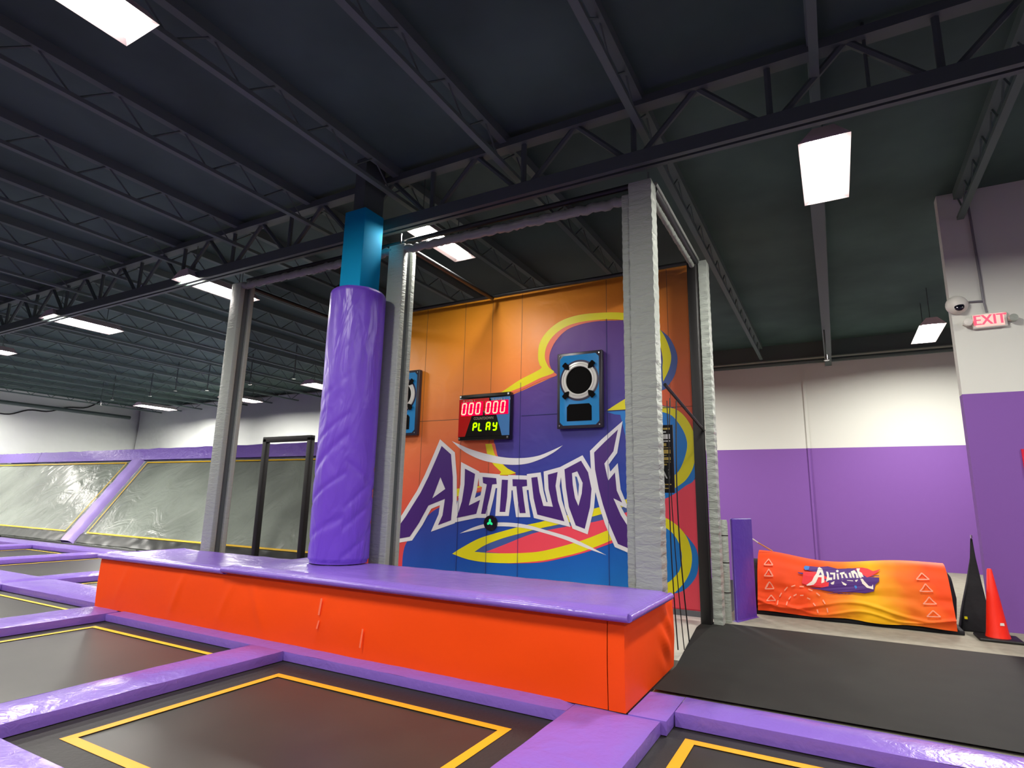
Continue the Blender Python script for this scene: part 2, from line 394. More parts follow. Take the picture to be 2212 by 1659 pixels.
# ================================================================== TRAMPOLINES
BZ = -.12
def pad(x0, x1, y0, y1, label, m='purple', z1=0, z0=-.11, group=None):
    b = MB(); nx = max(2, int((x1-x0)/.12)); ny = max(2, int((y1-y0)/.12))
    def top(u, v):
        x = x0+u*(x1-x0); y = y0+v*(y1-y0); e = min(u*(x1-x0), (1-u)*(x1-x0), v*(y1-y0), (1-v)*(y1-y0))
        return (x, y, z1-.022*max(0, 1-e/.05)**2+.006*noise.noise((x*3, y*3, 0)))
    b.grid(top, nx, ny, M[m])
    def ring(k, z, out=0):
        pts = []
        for i in range(nx): pts.append((x0+(x1-x0)*i/nx, y0-out))
        for i in range(ny): pts.append((x1+out, y0+(y1-y0)*i/ny))
        for i in range(nx): pts.append((x1-(x1-x0)*i/nx, y1+out))
        for i in range(ny): pts.append((x0-out, y1-(y1-y0)*i/ny))
        return [(p[0], p[1], z) for p in pts]
    rings = [ring(0, z1-.022), ring(1, (z0+z1)/2, .004), ring(2, z0)]
    n = len(rings[0]); i = len(b.v)
    for r in rings: b.v += r
    for k in range(2):
        for j in range(n):
            a = i+k*n+j; c = i+k*n+(j+1) % n; b.f.append((a+n, c+n, c, a)); b.m.append(0)
    b.f.append(tuple(i+2*n+j for j in range(n))); b.m.append(0)
    o = b.build('foam_pad', smooth=True)
    return tag(o, label, 'pad', group)
def tramp(x0, x1, y0, y1, label, inset=.22, tw=.05, tape='tape', group=None):
    t = thing('trampoline', label, 'trampoline', ((x0+x1)/2, (y0+y1)/2, -.6), group)
    a0, a1, b0, b1 = x0+inset, x1-inset, y0+inset, y1-inset
    def sag(u, v): return (a0+u*(a1-a0), b0+v*(b1-b0), BZ-.02*math.sin(PI*u)*math.sin(PI*v))
    MB().grid(sag, 16, 16, M['bed']).build('bed', t, smooth=True)
    def frame(i0, i1, j0, j1, wd, z, m, nm, wx=None):
        b = MB(); O = [(i0, j0), (i1, j0), (i1, j1), (i0, j1)]; I = [(i0+wd, j0+wd), (i1-wd, j0+wd), (i1-wd, j1-wd), (i0+wd, j1-wd)]
        for k in range(4):
            j = (k+1) % 4; b.poly([(*O[k], z), (*O[j], z), (*I[j], z), (*I[k], z)], m)
        return b.build(nm, t)
    frame(a0, a1, b0, b1, tw, BZ+.006, M[tape], 'boundary_tape')
    frame(x0-.2, x1+.2, y0-.2, y1+.2, .2+inset+.005, BZ+.003, M['bed_edge'], 'spring_cover')
    for (p, q) in ((x0-.1, y0-.1), (x1+.1, y0-.1), (x1+.1, y1+.1), (x0-.1, y1+.1)): MB().tube([(p, q, -.6), (p, q, BZ)], .03, M['black_steel'], 8).build('leg', t)
cols = [(-1.22, 2.3), (-4.92, -1.87), (-8.2, -5.40), (-11.9, -8.85), (-15.9, -12.55), (-19.6, -16.5), (-23.4, -20.2)]
tramp(-1.22, 2.3, 1.2, 4.66, 'trampoline at the bottom right, beside the black floor', .16, .075)
tramp(-4.92, -1.87, 1.95, 4.30, 'large brownish trampoline at bottom centre in front of the orange platform', .30, .075)
tramp(-8.2, -5.40, 1.95, 4.30, 'trampoline in front of the left end of the orange platform', .20, .06, 'tape_y')
tramp(-11.9, -8.85, 1.95, 4.6, 'trampoline at the left edge, left of the platform end', .16, .05, 'tape_y')
rowlab = ['first', 'second', 'third', 'fourth']
for i, (a, b_) in enumerate([(-11.9, -8.95), (-15.9, -12.55), (-19.6, -16.5), (-23.4, -20.2)]):
    tramp(a, b_, 5.35, 8.1, 'trampoline in the back row left of the platform, %s from the platform' % rowlab[i], .16, .05, 'tape_y')
for a, b_ in [(-15.9, -12.55)]:
    tramp(a, b_, 1.95, 4.6, 'trampoline farther left in the front row, out of the picture', .16, .05, 'tape_y')
# pads running away from the viewer
pad(-1.87, -1.22, 1.3, 4.452, 'wide violet pad at bottom right, ending under the platform corner')

pad(-5.40, -4.92, 1.95, 4.29, 'long violet pad between the two trampolines in front of the platform')
pad(-8.85, -8.20, 1.95, 4.50, 'violet pad meeting the lower left corner of the orange platform')
pad(-12.55, -11.9, 1.95, 4.59, 'violet pad at the left edge below the cross pad, second from the platform corner')
pad(-12.55, -11.9, 5.36, 8.09, 'violet pad in the back row, first left of the platform')
pad(-16.5, -15.9, 5.36, 8.09, 'violet pad in the back row, second left of the platform')
pad(-20.2, -19.6, 5.36, 8.09, 'violet pad in the back row, third left of the platform')
pad(-24.0, -23.4, 5.36, 8.09, 'violet pad in the back row, fourth left of the platform')
# pads running along the platform
pad(-8.19, -1.88, 4.30, 4.60, 'narrow violet pad running under the front of the orange platform', z1=-.006)
pad(-8.0, -1.88, 1.35, 1.94, 'pale violet pad in the bottom left corner of the picture')
pad(-12.0, -8.80, 4.60, 5.35, 'glossy violet cross pad running left from the platform end')
pad(-24.0, -12.02, 4.60, 5.35, 'violet cross pad at the left edge beyond the glossy one')
pad(-15.88, -8.9, 8.11, 8.75, 'violet pad at the foot of the wall trampolines, next to the platform')
pad(-30.0, -15.9, 8.11, 8.75, 'violet pad at the foot of the wall trampolines, at the left edge')
pad(-1.17, 6.5, 4.67, 5.05, 'bright violet pad bordering the near side of the black floor', z1=.01)
pad(-1.46, -1.18, 4.46, 5.055, 'small square violet pad piece against the platform corner', z1=.005)

# wall trampolines (leaning back)
def wallpos(x, t): return (x, 9.55+t*2.35, -.1+t*2.72)   # t up the slope
SL = Vector((0, 2.35, 2.72)).normalized(); NL = Vector((0, -2.72, 2.35)).normalized()
def wpt(x, s, n=0):
    p = Vector((x-.28*s, 9.55, -.1)) + SL*s + NL*n; return tuple(p)
WL = 3.55
def wall_tramp(x0, x1, label):
    t = thing('wall_trampoline', label, 'trampoline', ((x0+x1)/2, 9.55, -.6))
    MB().grid(lambda u, v: wpt(x0+u*(x1-x0), v*WL, -.05*math.sin(PI*u)*math.sin(PI*v)+.025*noise.noise((u*9, v*3, 2))), 60, 16, M['wall_bed']).build('bed', t, smooth=True)
    b = MB(); a0, a1, s0, s1, wd = x0+.25, x1-.25, .36, WL-.12, .05
    O = [(a0, s0), (a1, s0), (a1, s1), (a0, s1)]; I = [(a0+wd, s0+wd), (a1-wd, s0+wd), (a1-wd, s1-wd), (a0+wd, s1-wd)]
    for k in range(4):
        j = (k+1) % 4; b.poly([wpt(*O[k], .035), wpt(*O[j], .035), wpt(*I[j], .035), wpt(*I[k], .035)], M['tape_y'])
    b.build('boundary_tape', t)
    MB().grid(lambda u, v: wpt(x0+u*(x1-x0), 0.02+v*.31, .03+.02*noise.noise((u*40, v*2, 5))), 120, 3, mat('black_spring_cover_gloss', (40, 42, 40), .3)).build('spring_cover', t, smooth=True)
    for x in (x0+.2, x1-.2): MB().tube([(x, 12.0, -.6), (x, 12.0, 2.6)], .05, M['black_steel'], 8).build('leg', t)
wall_tramp(-20.52, -8.2, 'tall sloping wall trampoline behind the left bay of the frame')
wall_tramp(-32.3, -21.28, 'tall sloping wall trampoline at the left edge of the picture')
b = MB(); s0, s1, n = -.02, WL-.04, 26
def divp(u, v):
    x = -21.25+u*.70; s = s0+v*(s1-s0); bulge = .14*min(1, min(u, 1-u)*8)+.01*math.sin(v*34)
    return wpt(x, s, bulge)
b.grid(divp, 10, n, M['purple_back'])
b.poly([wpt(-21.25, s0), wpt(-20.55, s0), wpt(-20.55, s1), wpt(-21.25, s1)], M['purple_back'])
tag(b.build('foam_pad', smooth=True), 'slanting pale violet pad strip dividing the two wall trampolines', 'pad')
def rail(x0, x1, label):
    b = MB()
    for (ya, za, yb, zb) in ((11.72, 2.62, 12.1, 3.02),):
        b.grid(lambda u, v: (x0+u*(x1-x0), 11.75+.12*v, 2.60+v*.40+.03*noise.noise((u*30, 0, 3))*v), 60, 3, M['purple'])
        b.grid(lambda u, v: (x0+u*(x1-x0), 11.87+.5*v, 3.0+.03*noise.noise((u*30, 0, 3))), 60, 2, M['purple'])
        b.poly([(x0, 12.37, 3.0), (x1, 12.37, 3.0), (x1, 12.37, 2.6), (x0, 12.37, 2.6)], M['purple'])
    tag(b.build('rail_pad', smooth=True), label, 'pad')
rail(-29.3, -9.0, 'long purple padded rail along the top of the wall trampolines')
rail(-33.3, -29.32, 'end piece of the purple top rail at the left edge of the picture')
tag(sh.build('white_sheet', smooth=True), 'wrinkled white sheeting on the far wall above the purple rail at left', 'sheet')
b = MB()
pts = []
for i in range(25):
    px = i*10; py = 893-12*(px/180)+(-.0045*max(0, px-150)**2*.5)+3.0*math.sin(px*.075); d = _R*(px-1106)-_U*(py-829.5)+_f*FPX; k = (XL+.04)/d.x; pts.append((XL+.04, d.y*k, CAMZ+d.z*k))
b.tube(pts, .03, M['black_vinyl'], 6)
tag(b.build('cable'), 'thin black cable sagging along the left white wall', 'cable')

# ================================================================== PLATFORM
BX0, BX1, BY0, BY1, BH = -8.78, -1.47, 4.45, 5.6, .62
pf = thing('padded_platform', 'long orange padded platform with a purple top in front of the mural game', 'platform', ((BX0+BX1)/2, (BY0+BY1)/2, 0))
SE = -1.60
folds = [(-7.0, .5, .42), (-6.1, .35, .5), (-5.55, .45, -.5), (-4.6, .3, .3), (-8.2, .3, .5)]
def fr(u, v):
    x = BX0+u*(SE-.008-BX0); z = -.014+v*(BH+.014)
    d = 0
    for fx, a, sl in folds:
        q = (x-fx-(z-.3)*sl)/.05; d += .014*a*2*math.exp(-q*q)*math.sin(PI*min(1, max(0, v)))
    d += .012*noise.noise((x*1.4, z*2, 0))*math.sin(PI*v)
    return (x, BY0-d-.012*math.sin(PI*v), z)
b = MB(); b.grid(fr, 200, 16, M['orange'])
b.box(BX0, SE-.008, BY0+.02, BY1, .006, BH-.002, M['orange'])
b.build('front_skirt', pf, smooth=True)
b = MB()
b.grid(lambda u, v: (SE+u*(BX1-SE), BY0-.012*math.sin(PI*v)-.004, -.014+v*(BH+.014)), 4, 10, M['orange'])
def er(u, v):
    y = BY0-.005+u*(BY1-BY0+.285); z = -.014+v*(BH+.014)
    fan = math.exp(-((u-.78)/.14)**2)*math.sin(PI*v)*(.5+.5*math.sin((u*2.4+v*1.4)*11))*.035
    tuck = 0
    return (BX1+(fan+.012*math.sin(PI*v))*min(1, u*12), y-.012*math.sin(PI*v)*max(0, 1-u*12), z+.008*u*(1-v))
b.grid(er, 40, 16, M['orange'])
b.build('end_skirt', pf, smooth=True)
def top_pad(x0, x1, y0, y1, z0, z1, nm='top_pad'):
    b = MB(); nx = int((x1-x0)/.07); ny = int((y1-y0)/.07)
    prof = [(0, .0), (.0, .35), (.012, .7), (.035, .93), (.07, 1)]
    def s(u, v):
        x = x0+u*(x1-x0); y = y0+v*(y1-y0)
        e = min(x-x0, x1-x, y-y0, y1-y)
        h = 1-.45*max(0, 1-e/.07)**2
        return (x, y, z0+(z1-z0)*h+.007*noise.noise((x*4, y*4, 7)))
    b.grid(s, nx, ny, M['purple'])
    b.box(x0+.001, x1-.001, y0+.001, y1-.001, z0, z0+(z1-z0)*.55, M['purple'])
    # rounded lip
    for (p, q) in (((x0, y0), (x1, y0)), ((x1, y0), (x1, y1)), ((x0, y0), (x0, y1))):
        b.tube([(p[0], p[1], z0+.03), (q[0], q[1], z0+.03)], .032, M['purple'], 10)
    b.build(nm, pf, smooth=True)
top_pad(-6.13, -1.42, 4.385, 5.64, .625, .705)
top_pad(-8.80, -6.14, 4.425, 5.62, .60, .66)
b = MB()
for x, z, h, wv in ((-4.62, .33, .16, .025), (-4.05, .10, .17, .02), (-4.63, .20, .08, .02)):
    b.poly([(x, BY0-.036, z), (x+wv, BY0-.036, z), (x+wv+.02, BY0-.034, z+h), (x+.02, BY0-.034, z+h)], M['scuff'])
b.build('scuff_mark', pf)

# ================================================================== COLUMN
CX, CY = -5.33, 5.35
t = thing('padded_column', 'blue square steel column wrapped below in a wrinkled purple vinyl cylinder', 'column', (CX, CY, .7))
b = MB(); n = 64; rows = 90
def cyl(u, v):
    a = u*2*PI; z = .716+v*3.404
    r = .355
    if v > .985: r -= .035*((v-.985)/.015)**2
    if v < .01: r -= .02
    lo = max(0, min(1, (.62-v)/.25))
    d = 0
    for c, sl, wd, am in ((.2, .62, .016, 1), (.32, .5, .012, .8), (.45, .55, .014, .9), (.55, .6, .012, .7), (.05, -.5, .012, .7), (.13, .45, .010, .8), (.02, .35, .012, .8)):
        q = (v-c-(((u+.12) % 1)-.6)*sl)/wd; d += am*math.exp(-q*q)
    r += -.014*d*(.25+.75*lo)+.008*noise.noise((math.cos(a)*2, math.sin(a)*2, z*1.5))
    return (CX+r*math.cos(a), CY+r*math.sin(a), z)
b.grid(cyl, 128, 140, M['purple_roll'])
b.lathe((CX, CY, 4.115), [(.33, -.02), (.30, .004), (.05, .006)], M['purple_roll'], 64)
b.build('vinyl_wrap', t, smooth=True)
b = MB(); h = .18
b.box(CX-h, CX+h, CY-h, CY+h, 4.1, 5.24, M['blue_paint'])
b.build('steel_post', t, bevel=.008)
tag(MB().box(CX-.12, CX+.06, CY-.1, CY+.28, 5.24, CZ, M['joist']).build('column_head'), 'dark steel bracket on top of the blue column under the roof truss', 'bracket')

# ================================================================== NETTED FRAME
FT = 4.9
fr_ = thing('netted_frame', 'tall grey-padded netted frame of three front posts around the wall game', 'frame', (-4.9, 6.9, -.03))
def post_I(x0, x1, y0, nm='post', zt=FT, hole=True, g='grey'):
    o = MB(); o.box(x0, x1, y0, y0+.09, -.03, zt, M['grey']); r = o.build(nm, fr_, bevel=.012)
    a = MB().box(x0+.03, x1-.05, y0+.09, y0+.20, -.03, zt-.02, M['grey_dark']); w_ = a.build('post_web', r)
    a = MB().box(x0, x1-.01, y0+.20, y0+.28, -.03, zt-.01, M['grey']); a.build('rear_flange', r, bevel=.012)
    return r
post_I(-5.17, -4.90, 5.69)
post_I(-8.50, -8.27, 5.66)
def ruff(x0, x1, y0, y1, z0, z1, axis, m=M['grey']):
    """post sleeve with a gathered seam along one edge"""
    b = MB(); n = 120
    def side(u, v):
        z = z0+v*(z1-z0); k = .0022*math.sin(v*300+6*noise.noise((0, 0, v*9)))+.006*noise.noise((0, u*4, v*34))
        P4 = [(x0, y0), (x1, y0), (x1, y1), (x0, y1), (x0, y0)]; s = u*4; i = min(3, int(s)); f = s-i
        x = P4[i][0]+(P4[i+1][0]-P4[i][0])*f; y = P4[i][1]+(P4[i+1][1]-P4[i][1])*f
        cx, cy = (x0+x1)/2, (y0+y1)/2
        e = k*(1.7 if abs(x-x1) < .02 and y < y0+.12 else .5)
        dx = 1 if abs(x-x1) < 1e-6 else (-1 if abs(x-x0) < 1e-6 else 0); dy = 1 if abs(y-y1) < 1e-6 else (-1 if abs(y-y0) < 1e-6 else 0)
        return (x+dx*e, y+dy*e, z)
    b.grid(side, 24, 420, m)
    b.poly([(x0, y0, z1), (x1, y0, z1), (x1, y1, z1), (x0, y1, z1)], m)
    return b
p = ruff(-1.75, -1.50, 5.66, 5.86, -.03, 4.93, 'x').build('post', fr_, smooth=True)
ruff(-1.86, -1.755, 5.76, 5.96, .62, 4.86, 'x').build('side_sleeve', p, smooth=True)
MB().box(-1.84, -1.70, 5.72, 5.98, -.03, .66, M['black_vinyl']).build('post_foot', p)
# rear right post and its black edge strip
p = ruff(-1.49, -1.38, 8.05, 8.25, -.02, 4.9, 'x').build('post', fr_, smooth=True)
MB().box(-1.64, -1.505, 7.98, 8.12, -.03, 4.9, M['black_vinyl']).build('edge_strip', fr_, bevel=.02)
p = MB().box(-8.42, -8.2, 8.05, 8.25, -.03, 4.9, M['grey']).build('post', fr_, bevel=.015)
def beam(p, q, r, m, name='beam', n=80, wob=.0):
    P, Q = Vector(p), Vector(q); b = MB(); k = n
    pts = [P.lerp(Q, i/k)+Vector((0, 0, wob*noise.noise((i*.45, 0, 0)))) for i in range(k+1)]
    rs = [r*(1+.22*noise.noise((i*.9, 5, 0))*(1 if wob else 0)) for i in range(k+1)]
    b.tube(pts, rs, m, 10); return b.build(name, fr_, smooth=True)
MG = mat('grey_vinyl_beam', (120, 122, 120), .45); bump(MG, 14, .5, .02)
beam((-8.3, 5.72, 4.84), (-5.13, 5.74, 4.84), .055, MG, wob=.03)
beam((-4.9, 5.74, 4.82), (-1.84, 5.82, 4.82), .055, MG, wob=.03)
beam((-8.3, 5.80, 4.97), (-1.6, 5.80, 4.97), .035, M['black_steel'], 'top_rail', 2)
beam((-1.56, 5.85, 4.82), (-1.56, 8.1, 4.82), .035, M['grey'], wob=.02)
beam((-1.50, 5.85, 4.96), (-1.50, 8.1, 4.94), .022, M['grey'], 'top_rail', 20)
beam((-1.53, 5.85, 4.89), (-1.53, 8.1, 4.88), .05, M['black_steel'], 'top_rail', 2)
beam((-4.93, 5.95, 4.88), (-4.93, 8.08, 4.88), .035, M['black_steel'], 'cross_rail', 2)
beam((-8.35, 5.95, 4.88), (-8.35, 8.08, 4.88), .035, M['black_steel'], 'cross_rail', 2)
beam((-8.3, 8.12, 4.93), (-1.5, 8.12, 4.93), .03, M['black_steel'], 'rear_rail', 2)
# netting
def net(fn, nm, m, nu=24, nv=24): return MB().grid(fn, nu, nv, m).build(nm, fr_, smooth=True)
net(lambda u, v: (-8.35+u*6.85, 5.78+v*2.34, 4.93-.05*math.sin(PI*u*2)**2*math.sin(PI*v)), 'roof_net', M['net_roof'])
net(lambda u, v: (-8.27+u*3.1, 5.92+.05*math.sin(u*9)*(1-v), .0+v*4.86), 'front_net', M['net_thin'])
net(lambda u, v: (-8.33, 5.95+u*2.1, .0+v*4.86), 'left_net', M['net_thin'])
net(lambda u, v: (-1.50-.02*math.sin(PI*v), 5.88+u*(2.12), .0+v*4.86), 'right_net', M['net'])
b = MB()
b.tube([(-1.49, 6.15-.16*math.sin(PI*min(1, k/14)), 2.6-k*.18) for k in range(15)], .006, M['black_vinyl'], 6)
b.tube([(-1.47, 6.35-.20*math.sin(PI*k/14)+.015*k, 2.6-k*.18) for k in range(15)], .007, M['black_vinyl'], 6)
b.tube([(-1.49, 6.02+.01*k*k*.2, 2.55-k*.18) for k in range(15)], .005, M['black_vinyl'], 6)
b.build('net_cord', fr_)
MB().tube([(-1.5, 6.0, 2.72), (-1.5, 8.0, 2.46)], .02, M['black_vinyl'], 6).build('net_cord', fr_)
for x, y in ((-1.55, 5.75), (-4.99, 5.72), (-8.38, 5.7)): MB().tube([(x, y, 4.89), (x, y, 5.06)], .012, M['chrome'], 6).build('eye_bolt', fr_)

# rules sign hanging behind the right post
t = thing('rules_sign', 'narrow black rules sign with gold and white lines behind the right front post', 'sign', (-1.5, 6.1, 1.75))
MB().box(-1.78, -1.45, 6.06, 6.075, 1.60, 2.30, M['sign_black']).build('board', t)
b = MB(); zz = 2.27
for k, (h, m) in enumerate([(.02, 'sign_yellow'), (.015, 'm_white'), (.05, 'm_white'), (.012, 'm_white'), (.03, 'sign_yellow'), (.006, 'sign_yellow'), (.04, 'sign_yellow'), (.006, 'sign_yellow'), (.03, 'sign_yellow'), (.006, 'sign_yellow'), (.015, 'sign_yellow')]):
    b.poly([(-1.72, 6.056, zz), (-1.48-.04*(k % 3 == 1), 6.056, zz), (-1.48-.04*(k % 3 == 1), 6.056, zz-h), (-1.72, 6.056, zz-h)], M[m]); zz -= h+.016
add_text(b, 'Ai', .15, lambda p: (-1.55+p[0], 6.055, 1.79+p[1]), M['m_white'])
b.poly([(-1.72, 6.056, 1.69), (-1.48, 6.056, 1.69), (-1.48, 6.056, 1.68), (-1.72, 6.056, 1.68)], M['sign_yellow'])
b.poly([(-1.72, 6.056, 1.65), (-1.50, 6.056, 1.65), (-1.50, 6.056, 1.64), (-1.72, 6.056, 1.64)], M['sign_yellow'])
b.build('printing', t)

# ================================================================== MURAL WALL
WY = 8.28
mw = thing('mural_wall', 'tall padded mural wall, orange and blue with the big purple ALTITUDE word', 'mural wall', (-4.9, WY, -.03))
c2 = lambda q: (840+q[0]/3.072, 560+q[1]/3.072)
c3 = lambda q: (840+q[0]/3.072, 900+q[1]/3.072)
c5 = lambda q: (1340+q[0]/3.686, 850+q[1]/3.686)
def W(fn, d): return lambda q: (lambda a: (a[0], WY-d, a[2]))(wallpt(*fn(q), WY-d))
MB().box(-8.2, -1.63, WY, WY+.22, .10, 4.97, M['m_base']).build('padding', mw, bevel=.02)
pr = MB()
def smooth_poly(P, it=1):
    for _ in range(it):
        o = []
        for i in range(len(P)):
            a, b = P[i], P[(i+1) % len(P)]
            o += [(a[0]*.75+b[0]*.25, a[1]*.75+b[1]*.25), (a[0]*.25+b[0]*.75, a[1]*.25+b[1]*.75)]
        P = o
    return P
def A(fn, P): return [fn(p) for p in P]
def sp(L_, n=6):
    """catmull-rom through an open run of points"""
    o = []; Q = [L_[0]]+list(L_)+[L_[-1]]
    for i in range(1, len(Q)-2):
        p0, p1, p2, p3 = Q[i-1], Q[i], Q[i+1], Q[i+2]
        for k in range(n):
            t = k/n
            o.append(tuple(.5*((2*p1[j])+(-p0[j]+p2[j])*t+(2*p0[j]-5*p1[j]+4*p2[j]-p3[j])*t*t+(-p0[j]+3*p1[j]-3*p2[j]+p3[j])*t**3) for j in (0, 1)))
    o.append(tuple(L_[-1])); return o
idp = lambda q: q
def shape(loops, m, d): pr.tess(loops, lambda q: (lambda a: (a[0], WY-d, a[2]))(wallpt(q[0], q[1], WY-d)), M[m])
# bounds of the wall in the photo plane: bottom-left / bottom-right helper points
def pxof(x, z):
    v = Vector((x, WY, z-CAMZ)); return (1106+FPX*v.dot(_R)/v.dot(_f), 829.5-FPX*v.dot(_U)/v.dot(_f))
BL, BR = pxof(-8.18, .12), pxof(-1.64, .12)
# big blue field (left outline)
left = A(c2, sp([(1560, 405), (1400, 410), (1280, 430), (1180, 470), (1110, 540), (1070, 620), (1065, 690), (1085, 740), (1110, 772)])) + \
       A(c2, sp([(1110, 772), (1020, 812), (900, 866), (800, 912), (730, 980), (690, 1080), (695, 1190), (715, 1290), (750, 1350), (800, 1400), (845, 1428)])) + \
       A(c3, sp([(780, 420), (640, 490), (560, 512), (450, 560), (330, 605), (260, 655), (190, 735), (120, 830), (96, 900), (88, 990), (84, 1100)]))
rgt = A(c2, sp([(1560, 405), (1700, 430), (1790, 530), (1812, 640), (1790, 760), (1700, 860), (1580, 930)]))
blue = left + [pxof(-6.2, .12), pxof(-1.64, .12)] + [c5((640, 1450))] + [c5((600, 700))] + [c5((420, 110))] + rgt[::-1][:-1]
# lower left closes towards the wall's bottom-left part
shape([blue], 'm_blue', .002)
# pink field at the right end, below the upper ring
shape([A(c5, sp([(330, 850), (430, 800), (520, 735), (585, 690), (640, 640)]) + sp([(700, 900), (720, 1300)]) ) + [pxof(-1.64, .12), pxof(-2.05, .12)] + A(c5, [(330, 1560)])], 'm_pink', .003)
# inside of the upper-right ring
shape([A(c5, sp([(0, 170), (200, 120), (345, 120), (415, 150), (500, 240), (560, 340), (575, 430), (560, 540), (510, 640), (430, 730), (330, 790), (150, 800)]))], 'm_sky', .0035)
shape([A(c5, sp([(620, 560), (585, 690), (520, 735), (430, 800), (330, 845), (200, 850)]) + sp([(200, 780), (330, 780), (430, 730), (520, 650), (575, 560), (600, 480)]))], 'm_sky', .004)
ring_o = sp([(300, 100), (345, 103), (410, 115), (480, 150), (540, 220), (580, 300), (603, 400), (598, 500), (575, 600), (520, 690), (440, 750), (370, 785), (300, 790)])
ring_i = sp([(300, 145), (345, 150), (415, 180), (480, 260), (520, 340), (532, 420), (510, 520), (470, 610), (420, 660), (370, 700), (300, 730)])
shape([A(c5, ring_o + ring_i[::-1])], 'm_yellow', .005)
# lower-right ring
shape([A(c5, sp([(300, 1000), (380, 1000), (490, 1095), (560, 1170), (605, 1240), (622, 1330), (610, 1440), (560, 1520), (500, 1570), (430, 1592), (300, 1600)]))], 'm_sky', .0045)
ring_o = sp([(320, 970), (380, 1000), (440, 1040), (500, 1100), (545, 1180), (570, 1290), (560, 1400), (520, 1490), (460, 1560), (410, 1600), (340, 1630)])
ring_i = sp([(320, 1050), (385, 1085), (430, 1130), (470, 1200), (490, 1300), (475, 1400), (440, 1450), (400, 1490), (340, 1530)])
shape([A(c5, ring_o + ring_i[::-1])], 'm_yellow', .005)
# crescent round the purple lobe
shape([A(c2, sp([(1700, 400), (1830, 490), (1880, 550), (1915, 650), (1900, 760), (1860, 830), (1825, 866), (1700, 900)]) + [(1700, 500)])], 'm_sky2', .0025)
shape([A(c2, sp([(1560, 405), (1700, 430), (1790, 530), (1812, 640), (1790, 760), (1700, 860), (1580, 930)]) )], 'm_blue', .0045)
yo = sp([(735, 890), (780, 860), (870, 800), (1005, 728), (1000, 700), (990, 650), (1000, 560), (1050, 480), (1140, 410), (1260, 370), (1400, 355), (1550, 355), (1700, 390), (1810, 480), (1870, 620), (1862, 720), (1820, 812)])
yi = sp([(740, 905), (800, 880), (900, 840), (1000, 790), (1095, 752), (1060, 715), (1035, 650), (1050, 570), (1100, 500), (1180, 445), (1280, 415), (1420, 400), (1550, 403), (1690, 432), (1780, 520), (1815, 640), (1815, 720)])
shape([A(c2, yo + yi[::-1])], 'm_yellow', .005)
# thin orange line between outline and purple lobe
oi = sp([(740, 908), (830, 885), (900, 858), (1010, 806), (1112, 772), (1085, 740), (1066, 690), (1070, 620), (1110, 540), (1180, 470), (1280, 430), (1400, 408)])
yi2 = sp([(740, 905), (800, 880), (900, 840), (1000, 790), (1095, 752), (1060, 715), (1035, 650), (1050, 570), (1100, 500), (1180, 445), (1280, 415), (1400, 401)])
shape([A(c2, yi2 + oi[::-1])], 'm_coral', .0045)
# yellow tail below the scoreboard
shape([A(c2, [(640, 1225), (682, 1225), (700, 1290), (735, 1345), (790, 1390), (845, 1418), (790, 1432), (730, 1432), (745, 1412), (700, 1370), (655, 1310)])], 'm_yellow', .005)
shape([A(c2, [(682, 1225), (704, 1225), (720, 1300), (745, 1345), (735, 1345), (700, 1290)])], 'm_coral', .005)
# wedge left of the right post
shape([A(c2, sp([(1445, 1005), (1500, 968), (1562, 930), (1640, 890)]) + sp([(1640, 990), (1562, 1000), (1500, 1003), (1445, 1007)]))], 'm_yellow', .005)
shape([A(c2, sp([(1440, 1012), (1500, 1008), (1640, 1000)]) + [(1640, 1040), (1500, 1030)])], 'm_sky', .003)
# small band between letters
shape([A(c3, [(440, 480), (480, 475), (560, 470), (625, 455), (625, 490), (560, 500), (480, 522), (440, 532)])], 'm_yellow', .005)
shape([A(c3, [(560, 478), (640, 462), (640, 488), (560, 500)])], 'm_coral', .0055)
# yellow lens below the word
lens_u = sp([(420, 910), (480, 872), (600, 808), (750, 762), (900, 722), (1000, 700), (1180, 655), (1400, 600), (1575, 548), (1800, 470)])
lens_ui = sp([(568, 897), (640, 852), (760, 806), (900, 768), (1000, 742), (1200, 700), (1400, 650), (1575, 592), (1800, 520)])
lens_l = sp([(420, 910), (520, 946), (640, 966), (800, 972), (1000, 958), (1150, 930), (1300, 890), (1450, 832), (1575, 770), (1800, 640)])
lens_li = sp([(568, 897), (700, 906), (850, 906), (1000, 895), (1150, 860), (1300, 815), (1450, 755), (1575, 700), (1800, 580)])
shape([A(c3, lens_ui + lens_li[::-1])], 'm_sky2', .003)
shape([A(c3, sp([(640, 898), (760, 852), (900, 795), (1000, 764), (1200, 726), (1400, 690), (1575, 635), (1800, 560)]) + lens_li[::-1][:-8])], 'm_pink', .004)
shape([A(c3, lens_l[14:] + sp([(1800, 665), (1575, 800), (1450, 850), (1300, 902), (1150, 940), (1000, 968), (800, 974)]))], 'm_pink', .004)
shape([A(c3, lens_u + lens_ui[::-1])], 'm_yellow', .005)
shape([A(c3, lens_l + lens_li[::-1])], 'm_yellow', .005)
